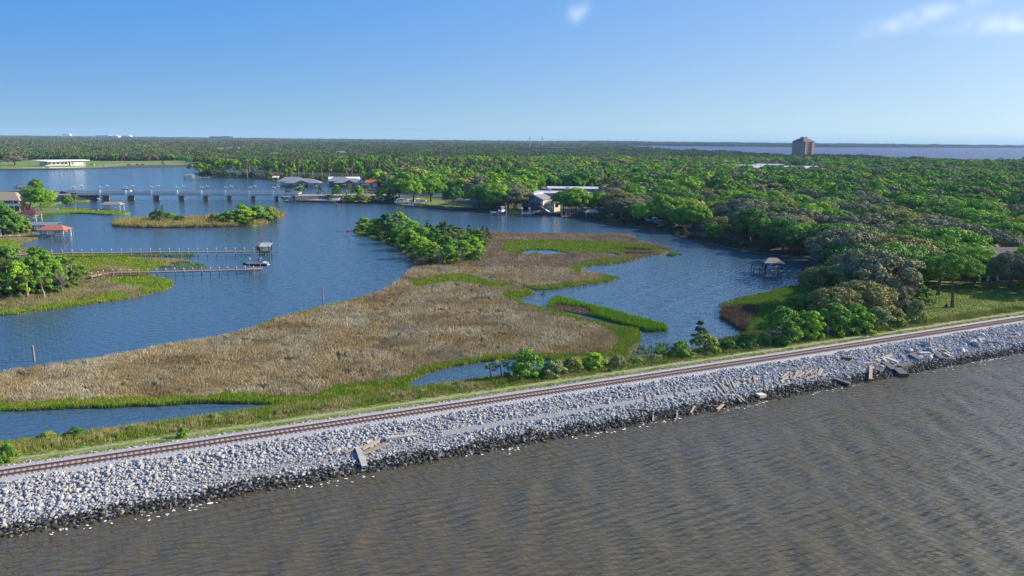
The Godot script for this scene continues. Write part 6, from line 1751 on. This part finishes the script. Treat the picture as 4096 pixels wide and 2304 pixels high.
func houses() -> void:
	var a := Vector3(5.6, 0.6, -487)
	var b := Vector3(18.8, 0.6, -477.8)
	var h := along("grey_house", "grey three-storey gabled house with balconies on the right bank", "house", a, b)
	var w := a.distance_to(b)
	var k := MB.new()
	var front := PackedVector3Array([Vector3(0, 0, 0), Vector3(w, 0, 0), Vector3(w, 7.6, 0), Vector3(w * 0.56, 10.2, 0), Vector3(0, 8.0, 0)])
	for i in range(1, 4):
		k.tri(front[0], front[i], front[i + 1])
	k.quad(Vector3(0, 0, -11), Vector3(0, 0, 0), Vector3(0, 8.0, 0), Vector3(0, 8.0, -11))
	put("wall", k.done(), M.grey_siding, h)
	var ks := MB.new()
	ks.quad(Vector3(w, 0, 0), Vector3(w, 0, -11), Vector3(w, 7.6, -11), Vector3(w, 7.6, 0))
	ks.quad(Vector3(w, 0, -11), Vector3(0, 0, -11), Vector3(0, 8.0, -11), Vector3(w, 7.6, -11))
	put("side_wall", ks.done(), M.beige_siding, h)
	var kr := MB.new()
	for q in [[Vector3(-0.6, 7.8, 0.7), Vector3(w * 0.56, 10.35, 0.7), Vector3(w * 0.56, 10.35, -11.6), Vector3(-0.6, 7.8, -11.6)], [Vector3(w * 0.56, 10.35, 0.7), Vector3(w + 0.6, 7.4, 0.7), Vector3(w + 0.6, 7.4, -11.6), Vector3(w * 0.56, 10.35, -11.6)]]:
		var up := Vector3(0, 0.2, 0)
		kr.quad(q[0] + up, q[1] + up, q[2] + up, q[3] + up)
		kr.quad(q[3], q[2], q[1], q[0])
		for i in 4:
			kr.quad(q[i], q[(i + 1) % 4], q[(i + 1) % 4] + up, q[i] + up)
	put("roof", kr.done(), M.grey_roof, h)
	part("ridge_vent", h, M.white_paint, [[Vector3(w * 0.56, 10.8, -5.5), Vector3(0.6, 0.5, 11.0)]])
	for q in [[2.9, 0.2], [5.5, 0.2]]:
		part("balcony", h, M.grey_siding, [[Vector3(w * 0.2, q[0], 1.0), Vector3(w * 0.4, 0.2, 2.0)], [Vector3(w * 0.72, q[0], 1.0), Vector3(w * 0.56, 0.2, 2.0)]])
		railing(h, Vector3(0, q[0] + 0.1, 1.95), Vector3(w * 0.4, q[0] + 0.1, 1.95), 1.0, M.grey_siding)
		railing(h, Vector3(w * 0.44, q[0] + 0.1, 1.95), Vector3(w, q[0] + 0.1, 1.95), 1.0, M.grey_siding)
	for x in [0.1, 0.4, 0.46, 0.75, 0.99]:
		part("balcony_post", h, M.grey_siding, [[Vector3(w * x, 2.8, 1.9), Vector3(0.2, 5.6, 0.2)]])
	part("chimney", h, M.grey_siding, [[Vector3(w * 0.43, 3.8, 0.6), Vector3(1.1, 7.6, 1.2)]])
	openings("window", h, M.glass, 0.06, [[w * 0.18, 7.0, 0.8, 1.4], [w * 0.26, 7.0, 0.8, 1.4], [w * 0.62, 6.9, 0.9, 1.6], [w * 0.76, 6.8, 0.9, 1.5], [w * 0.84, 6.8, 0.9, 1.5]], M.white_paint)
	openings("glass_door", h, M.glass, 0.06, [[w * 0.1, 4.1, 1.6, 2.1], [w * 0.28, 4.1, 1.6, 2.1], [w * 0.6, 4.1, 1.6, 2.1], [w * 0.82, 4.1, 1.6, 2.1], [w * 0.2, 1.4, 2.4, 2.2], [w * 0.7, 1.4, 3.0, 2.2]])
	part("wing", h, M.beige_siding, [[Vector3(w + 3.2, 2.7, -7.0), Vector3(6.2, 5.4, 7.0)]])
	var kw := MB.new()
	kw.hip(Vector3(w + 3.2, 5.4, -7.0), 7.0, 8.0, 1.3, 7.0)
	put("wing_roof", kw.done(), M.grey_roof, h)
	openings("window", h, M.glass, -3.42, [[w + 2.0, 4.2, 1.2, 1.2], [w + 4.6, 4.2, 1.2, 1.2], [w + 2.0, 1.6, 1.2, 1.3], [w + 4.6, 1.6, 0.9, 1.3]], M.white_paint)
	var ls := MB.new()
	for i in 10:
		ls.box(Vector3(w + 0.6 + i * 0.5, 2.7 - i * 0.26, 0.6), Vector3(0.5, 0.24, 1.4))
	put("stair", ls.done(), M.white_paint, h)
	# pink flat-roofed building
	var n := thing("pink_building", "sprawling pink flat-roofed building behind the grey house", "building", Vector3(21, 7.5, -539.8))
	n.position.y = 0.6
	for q in [[Vector3(0, 3.5, -13), Vector3(33, 7.0, 24)], [Vector3(30, 3.1, -16), Vector3(30, 6.2, 24)], [Vector3(54, 4.0, -13), Vector3(28, 8.0, 22)], [Vector3(73, 3.8, -14), Vector3(11, 7.6, 20)]]:
		var wing := part("wing", n, M.pink_wall, [q])
		part("flat_roof", wing, M.hall_roof, [[q[0] + Vector3(0, q[1].y * 0.5 + 0.15, 0), Vector3(q[1].x + 0.8, 0.3, q[1].z + 0.8)]])
		for i in int(q[1].x / 8.0):
			part("window", wing, M.glass, [[q[0] + Vector3(-q[1].x * 0.5 + 4.0 + i * 8.0, 0.6, q[1].z * 0.5 + 0.03), Vector3(1.4, 2.6, 0.1)]])
		for i in int(q[1].x / 8.0) + 1:
			part("pilaster", wing, M.maroon_roof, [[q[0] + Vector3(-q[1].x * 0.5 + 0.1 + i * 8.0, 0, q[1].z * 0.5 + 0.05), Vector3(0.5, q[1].y, 0.3)]])
	part("rear_hall", n, M.brick_wall, [[Vector3(46, 4.2, -42), Vector3(90, 8.4, 24)]])
	part("rear_roof", n, M.hall_roof, [[Vector3(28, 8.6, -42), Vector3(46, 0.4, 25)], [Vector3(72, 8.65, -42), Vector3(36, 0.4, 25)], [Vector3(-4, 7.0, -38), Vector3(40, 0.4, 16)]])
	boxes("roof_unit", M.galvanised, n, [[Vector3(-10, 8.0, -16), Vector3(2.4, 1.5, 2)], [Vector3(6, 8.0, -20), Vector3(2.4, 1.5, 2)], [Vector3(20, 8.6, -34), Vector3(2.6, 2.0, 2)], [Vector3(50, 9.0, -14), Vector3(2.4, 1.5, 2)], [Vector3(62, 9.6, -40), Vector3(3, 2, 2)], [Vector3(70, 9.4, -16), Vector3(2.4, 1.4, 2)], [Vector3(78, 9.7, -38), Vector3(2.4, 2, 2)]])
	for q in [[Vector3(38.3, 5, -680.1), "leftmost utility pole behind the pink building"], [Vector3(43.3, 5, -681), "second utility pole behind the pink building"], [Vector3(49.7, 5, -682.1), "third utility pole behind the pink building"], [Vector3(77.4, 5, -698.7), "utility pole standing right of the pink building"], [Vector3(-103.1, 3, -625.1), "utility pole beside the oaks of the point road"]]:
		var u := thing("utility_pole", q[1], "utility pole", q[0])
		part("pole", u, M.galvanised, [[Vector3(0, 4.0, 0), Vector3(0.4, 19.0, 0.4)]])
		part("crossarm", u, M.galvanised, [[Vector3(0, 12.6, 0), Vector3(3.0, 0.25, 0.25)], [Vector3(0, 11.4, 0), Vector3(2.4, 0.25, 0.25)]])
	# blue-roofed house, the house on stilts, the brick house
	var bl := thing("blue_roof_house", "house with a dark blue-grey hip roof half hidden in the wood", "house", Vector3(136.2, 7.5, -537.1))
	part("wall", bl, M.beige_siding, [[Vector3(0, -3.2, -5), Vector3(15, 7.4, 10)]])
	var k2 := MB.new()
	k2.hip(Vector3(0, 0.5, -5), 18.0, 13.0, 4.2, 6.0)
	put("roof", k2.done(), M.grey_roof, bl)
	openings("window", bl, M.glass, 0.03, [[-4.5, -1.4, 1.4, 1.6], [0, -1.4, 1.4, 1.6], [4.5, -1.4, 1.4, 1.6]], M.white_paint)
	var sh := along("stilt_house", "tan gabled house on stilts with a deck, in shade under the oaks", "house", Vector3(102.9, 0.6, -437.7), Vector3(109.4, 0.6, -436.2))
	part("wall", sh, M.beige_siding, [[Vector3(5.5, 5.0, -5.5), Vector3(8.5, 4.4, 8.0)]])
	var k3 := MB.new()
	k3.tri(Vector3(1.2, 7.2, -1.5), Vector3(9.8, 7.2, -1.5), Vector3(5.5, 10.4, -1.5))
	put("gable", k3.done(), M.beige_siding, sh)
	var k4 := MB.new()
	k4.quad(Vector3(0.8, 7.0, -1.0), Vector3(5.5, 10.6, -1.0), Vector3(5.5, 10.6, -10.0), Vector3(0.8, 7.0, -10.0))
	k4.quad(Vector3(5.5, 10.6, -1.0), Vector3(10.2, 7.0, -1.0), Vector3(10.2, 7.0, -10.0), Vector3(5.5, 10.6, -10.0))
	put("roof", k4.done(), M.brown_roof, sh)
	openings("window", sh, M.glass, -1.45, [[4.2, 5.4, 0.9, 2.4], [5.5, 5.4, 0.9, 2.4], [6.8, 5.4, 0.9, 2.4]], M.white_paint)
	part("deck", sh, M.weathered_wood, [[Vector3(5.0, 2.8, 0.2), Vector3(11.0, 0.25, 3.4)]])
	railing(sh, Vector3(-0.4, 2.9, 1.8), Vector3(10.4, 2.9, 1.8), 1.0, M.weathered_wood)
	for x in [0.2, 3.4, 6.8, 10.0]:
		part("stilt", sh, M.weathered_wood, [[Vector3(x, 1.3, 1.5), Vector3(0.3, 3.0, 0.3)], [Vector3(x, 1.3, -6.0), Vector3(0.3, 3.0, 0.3)]])
	var bh := along("brick_house", "dark brick house with a white porch behind the park lawn", "house", Vector3(152.3, 1.7, -245.9), Vector3(172.9, 1.7, -247.8))
	part("wall", bh, M.brick_wall, [[Vector3(10, 3.2, -6), Vector3(18, 6.4, 10)]])
	var k5 := MB.new()
	k5.hip(Vector3(10, 6.4, -6), 20.0, 12.0, 3.6, 20.0)
	put("roof", k5.done(), M.dark_concrete, bh)
	part("chimney", bh, M.cream_paint, [[Vector3(4.4, 7.6, -3.4), Vector3(1.2, 6.0, 1.0)]])
	openings("window", bh, M.glass, -0.95, [[6.0, 5.0, 1.5, 1.3], [10.0, 5.0, 1.5, 1.3], [14.0, 5.0, 1.5, 1.3], [4.0, 1.8, 1.3, 1.5]], M.white_paint)
	var k6 := MB.new()
	k6.tri(Vector3(6.0, 2.9, 2.2), Vector3(11.4, 2.9, 2.2), Vector3(8.7, 4.4, 2.2))
	k6.quad(Vector3(6.0, 2.9, 2.3), Vector3(8.7, 4.5, 2.3), Vector3(8.7, 4.5, -1.0), Vector3(6.0, 2.9, -1.0))
	k6.quad(Vector3(8.7, 4.5, 2.3), Vector3(11.4, 2.9, 2.3), Vector3(11.4, 2.9, -1.0), Vector3(8.7, 4.5, -1.0))
	put("porch_gable", k6.done(), M.white_paint, bh)
	part("porch_roof", bh, M.brown_roof, [[Vector3(2.6, 2.95, 0.6), Vector3(6.4, 0.25, 3.2)]])
	for x in [0.2, 3.0, 6.3, 11.0]:
		part("porch_post", bh, M.white_paint, [[Vector3(x, 1.4, 2.0), Vector3(0.5, 2.8, 0.5)]])
	part("step", bh, M.concrete, [[Vector3(8.7, 0.15, 2.8), Vector3(4.5, 0.3, 1.6)]])
	# halls and the tower beyond the wood
	var hall := thing("white_roof_hall", "big hall with a broad white metal roof in the middle of the wood", "building", Vector3(287.8, 7, -956.6))
	hall.position.y = 0.5
	part("wall", hall, M.beige_siding, [[Vector3(46, 3.6, -24), Vector3(110, 7.2, 40)]])
	var k7 := MB.new()
	k7.quad(Vector3(24, 7.4, 0), Vector3(116, 7.4, 0), Vector3(112, 13.5, -46), Vector3(28, 13.5, -46))
	k7.quad(Vector3(-22, 6.4, -2), Vector3(24, 7.4, 0), Vector3(28, 13.5, -46), Vector3(24, 13.5, -47))
	k7.quad(Vector3(116, 7.4, 0), Vector3(118, 7.0, -47), Vector3(112, 13.5, -46), Vector3(112, 13.4, -46))
	put("roof", k7.done(), M.hall_roof, hall)
	var kg := MB.new()
	kg.hip(Vector3(74, 7.7, -5), 28.0, 16.0, 3.4, 10.0)
	put("entrance_roof", kg.done(), M.hall_roof, hall)
	var low := thing("white_annex", "low white building with a small turret left behind the big hall", "building", Vector3(339.6, 8, -1130.6))
	low.position.y = 0.5
	part("wall", low, M.white_paint, [[Vector3(0, 5.0, 0), Vector3(60, 10.0, 20)]])
	part("roof", low, M.white_paint, [[Vector3(38, 10.6, -6), Vector3(40, 1.2, 22)]])
	part("turret", low, M.white_paint, [[Vector3(-26, 12.5, 0), Vector3(5, 6, 5)]])
	openings("window", low, M.glass, 10.1, [[-16, 8.0, 4, 2], [-4, 8.0, 4, 2], [8, 8.0, 4, 2]])
	var tw := thing("apartment_tower", "tall tan apartment tower with a dark hip roof before the open water", "apartment tower", Vector3(725.9, 13, -1935.8), 0.5)
	tw.position.y = 0.5
	part("wall", tw, M.tower_wall, [[Vector3(0, 21.5, 0), Vector3(40, 43, 34)]])
	part("bay", tw, M.tower_wall, [[Vector3(-11, 21, 18.0), Vector3(8, 42, 3)], [Vector3(11, 21, 18.0), Vector3(8, 42, 3)], [Vector3(21.0, 21, 8), Vector3(3, 42, 8)], [Vector3(21.0, 21, -8), Vector3(3, 42, 8)]])
	var k8 := MB.new()
	var qa := [Vector3(-22, 43, 19), Vector3(22, 43, 19), Vector3(22, 43, -19), Vector3(-22, 43, -19)]
	var qb := [Vector3(-9, 51.5, 7), Vector3(9, 51.5, 7), Vector3(9, 51.5, -7), Vector3(-9, 51.5, -7)]
	for i in 4:
		k8.quad(qa[i], qa[(i + 1) % 4], qb[(i + 1) % 4], qb[i])
	k8.quad(qb[0], qb[1], qb[2], qb[3])
	put("roof", k8.done(), M.dark_concrete, tw)
	part("roof_house", tw, M.brick_wall, [[Vector3(0, 53, 0), Vector3(15, 3.4, 9)], [Vector3(-6, 56, 0), Vector3(0.6, 4, 0.6)], [Vector3(7, 55.6, 0), Vector3(0.6, 4, 0.6)]])
	for f in 11:
		for i in 5:
			part("window", tw, M.glass, [[Vector3(-15.5 + i * 7.75, 3.5 + f * 3.7, 17.1 if i % 2 == 0 else 19.6), Vector3(3.8, 1.9, 0.2)]])
		for i in 4:
			part("window", tw, M.glass, [[Vector3(20.1 if i % 3 == 0 else 22.6, 3.5 + f * 3.7, -12.5 + i * 8.3), Vector3(0.2, 1.9, 3.2)]])
		part("floor_band", tw, M.cream_paint, [[Vector3(0, 1.6 + f * 3.7, 17.1), Vector3(39, 0.6, 0.9)], [Vector3(20.1, 1.6 + f * 3.7, 0), Vector3(0.9, 0.6, 33)]])
	for q in [[Vector3(60.7, 14, -2892.8), "left one of the two slim antenna masts above the woods"], [Vector3(104.5, 14, -2806.7), "right one of the two antenna masts, with a wider head"]]:
		var m := thing("antenna_mast", q[1], "antenna mast", q[0])
		var km := MB.new()
		km.tube(Vector3(0, -13, 0), Vector3(0, 33, 0), 0.9, 0.7, 6)
		put("mast", km.done(), M.galvanised, m)
		part("antenna", m, M.galvanised, [[Vector3(0, 32, 0), Vector3(4.2, 2.6, 4.2)], [Vector3(0, 28.5, 0), Vector3(3.6, 1.6, 3.6)], [Vector3(1.4, 34.5, 0), Vector3(0.5, 3, 0.5)]])
	var far_roof := thing("long_grey_roof", "long grey roof in the woods below the antenna masts", "building", Vector3(145.8, 14, -2567.1))
	part("wall", far_roof, M.grey_siding, [[Vector3(0, -4, 0), Vector3(150, 9, 40)]])
	part("roof", far_roof, M.grey_roof, [[Vector3(0, 1.2, 0), Vector3(156, 1.4, 44)]])

func right_bank() -> void:
	var l := along("boat_lift", "white framed boat lift with an empty cradle below the grey house", "boat lift", Vector3(5.8, 0, -456.4), Vector3(10.3, 0, -456.8))
	for x in [0.0, 4.6]:
		for z in [0.0, -4.0]:
			part("piling", l, M.white_paint, [[Vector3(x, 1.6, z), Vector3(0.3, 5.2, 0.3)]])
		part("lift_beam", l, M.white_paint, [[Vector3(x, 4.3, -2.0), Vector3(0.7, 0.5, 5.0)]])
	part("cradle", l, M.white_paint, [[Vector3(2.3, 1.4, -1.0), Vector3(4.4, 0.5, 0.4)], [Vector3(2.3, 1.4, -3.2), Vector3(4.4, 0.5, 0.4)]])
	part("platform", l, M.weathered_wood, [[Vector3(2.3, 0.7, 0.9), Vector3(6.5, 0.2, 1.6)]])
	dock("short_dock", "walkway from the grey house down to its white boat lift", [9.8, -455.1, 16.9, -476], 1.0, 1.5, M.weathered_wood, 2.6, 0.7)
	dock("piling_dock", "dock of tall pale pilings between the grey house and the grey-roofed boathouse", [28.9, -447.5, 35.4, -450.5, 42.2, -460.8], 0.9, 1.4, M.weathered_wood, 2.7, 2.0, true, false)
	boathouse("boathouse", "boathouse with a pale grey hip roof on the right bank", Vector3(42.7, 0, -441.8), Vector3(50.2, 0, -442.6), 5.5, 3.9, 1.5, 4.0, M.brown_roof, M.white_paint)
	dock("short_dock", "curved dock running right from the grey-roofed boathouse", [44.5, -436.8, 51.1, -438.6, 59.9, -455.6, 60.3, -464.2], 1.0, 1.4, M.weathered_wood, 2.8, 0.5)
	dock("short_dock", "dock with a row of gull-topped pilings left of the covered boat", [54, -422.9, 59.9, -422.4, 68.3, -433.8, 76, -443.4], 1.0, 1.4, M.weathered_wood, 2.4, 0.9)
	var c := boathouse("boat_shelter", "flat-roofed boat shelter over a long boat at the bend of the bank", Vector3(71.2, 0, -400.6), Vector3(77.9, 0, -399.4), 4.5, 3.9, 0.35, 9.0, M.grey_roof, M.dark_metal, false)
	part("float", c, M.weathered_wood, [[Vector3(6, 0.5, 1.0), Vector3(18, 0.25, 1.4)], [Vector3(-3.6, 0.5, -2), Vector3(1.2, 0.25, 7)]])
	boat("long white boat with a blue hull under the flat-roofed shelter", c.transform * Vector3(4.0, 1.2, -2.2), c.rotation.y + 0.1, 9.5, M.blue_hull, "console")
	dock("short_dock", "low walkway from the flat-roofed boat shelter to the reedy bank", [76.2, -396.9, 84.1, -405, 98.9, -428.2], 0.9, 1.3, M.weathered_wood, 2.6, 0.4)
	var d := boathouse("boathouse", "dark-posted boathouse with a brown hip roof at the creek's end", Vector3(88.7, 0, -262), Vector3(94.1, 0, -261.5), 4.6, 4.1, 1.5, 2.6, M.brown_roof, M.dark_timber, false, 0.9)
	part("deck", d, M.weathered_wood, [[Vector3(-2.2, 1.4, -1.6), Vector3(4.2, 0.18, 4.4)], [Vector3(2.6, 1.38, 0.4), Vector3(6.0, 0.18, 1.3)]])
	for q in [Vector3(-4.1, 0.8, 0.4), Vector3(-4.1, 0.8, -3.6), Vector3(-2.2, 0.8, 0.5), Vector3(-0.4, 0.8, 0.5)]:
		part("pile", d, M.dark_timber, [[q, Vector3(0.24, 3.6, 0.24)]])
	railing(d, Vector3(-4.2, 1.5, -3.6), Vector3(-0.4, 1.5, -3.6), 0.9, M.weathered_wood)
	part("lift_beam", d, M.galvanised, [[Vector3(1.4, 3.7, -2.3), Vector3(0.15, 0.2, 4.4)], [Vector3(4.2, 3.7, -2.3), Vector3(0.15, 0.2, 4.4)]])
	boat("white console boat hanging under the brown-roofed boathouse", d.transform * Vector3(3.0, 1.7, -2.2), d.rotation.y + 0.35, 5.4, M.white_hull, "cabin")
	dock("walkway", "narrow walkway from the brown-roofed boathouse to the dark bank", [93.2, -260.5, 98.3, -260, 107.7, -258.8], 1.4, 1.1, M.weathered_wood, 3.3, 0.1)
	pole("marker_post", "short white marker post at the foot of the thicket by the track", "post", Vector3(74.2, 1.8, -172.8), 1.6, 0.16, M.white_paint)
	pole("bare_stem", "pale dead stem in the shrub at the lawn's left edge", "dead tree", Vector3(102.8, 1.8, -186.7), 3.6, 0.12, M.pale_bark)
	var k := MB.new()
	k.tube(Vector3.ZERO, Vector3(0, 1.5, 0), 0.75, 0.05, 7)
	tag(put("stump", k.done(), M.dark_timber, null, Vector3(119, 1.6, -203)), "pointed dark stump on the lawn left of the leaning trunk", "stump")
	tag(put("log", plank_log(), M.white_paint, null, Vector3(64.8, 1.95, -157.3)), "short white board lying beside the sandy track", "board")

func plank_log() -> ArrayMesh:
	var k := MB.new()
	k.box(Vector3(0, 0.15, 0), Vector3(3.0, 0.2, 0.5), Basis(Vector3.UP, 0.45))
	return k.done()

func objects() -> void:
	stones(embankment)
	railway()
	driftwood()
	foam()
	bridge()
	piers_and_posts()
	left_side()
	far_left()
	marina()
	point_docks()
	houses()
	right_bank()
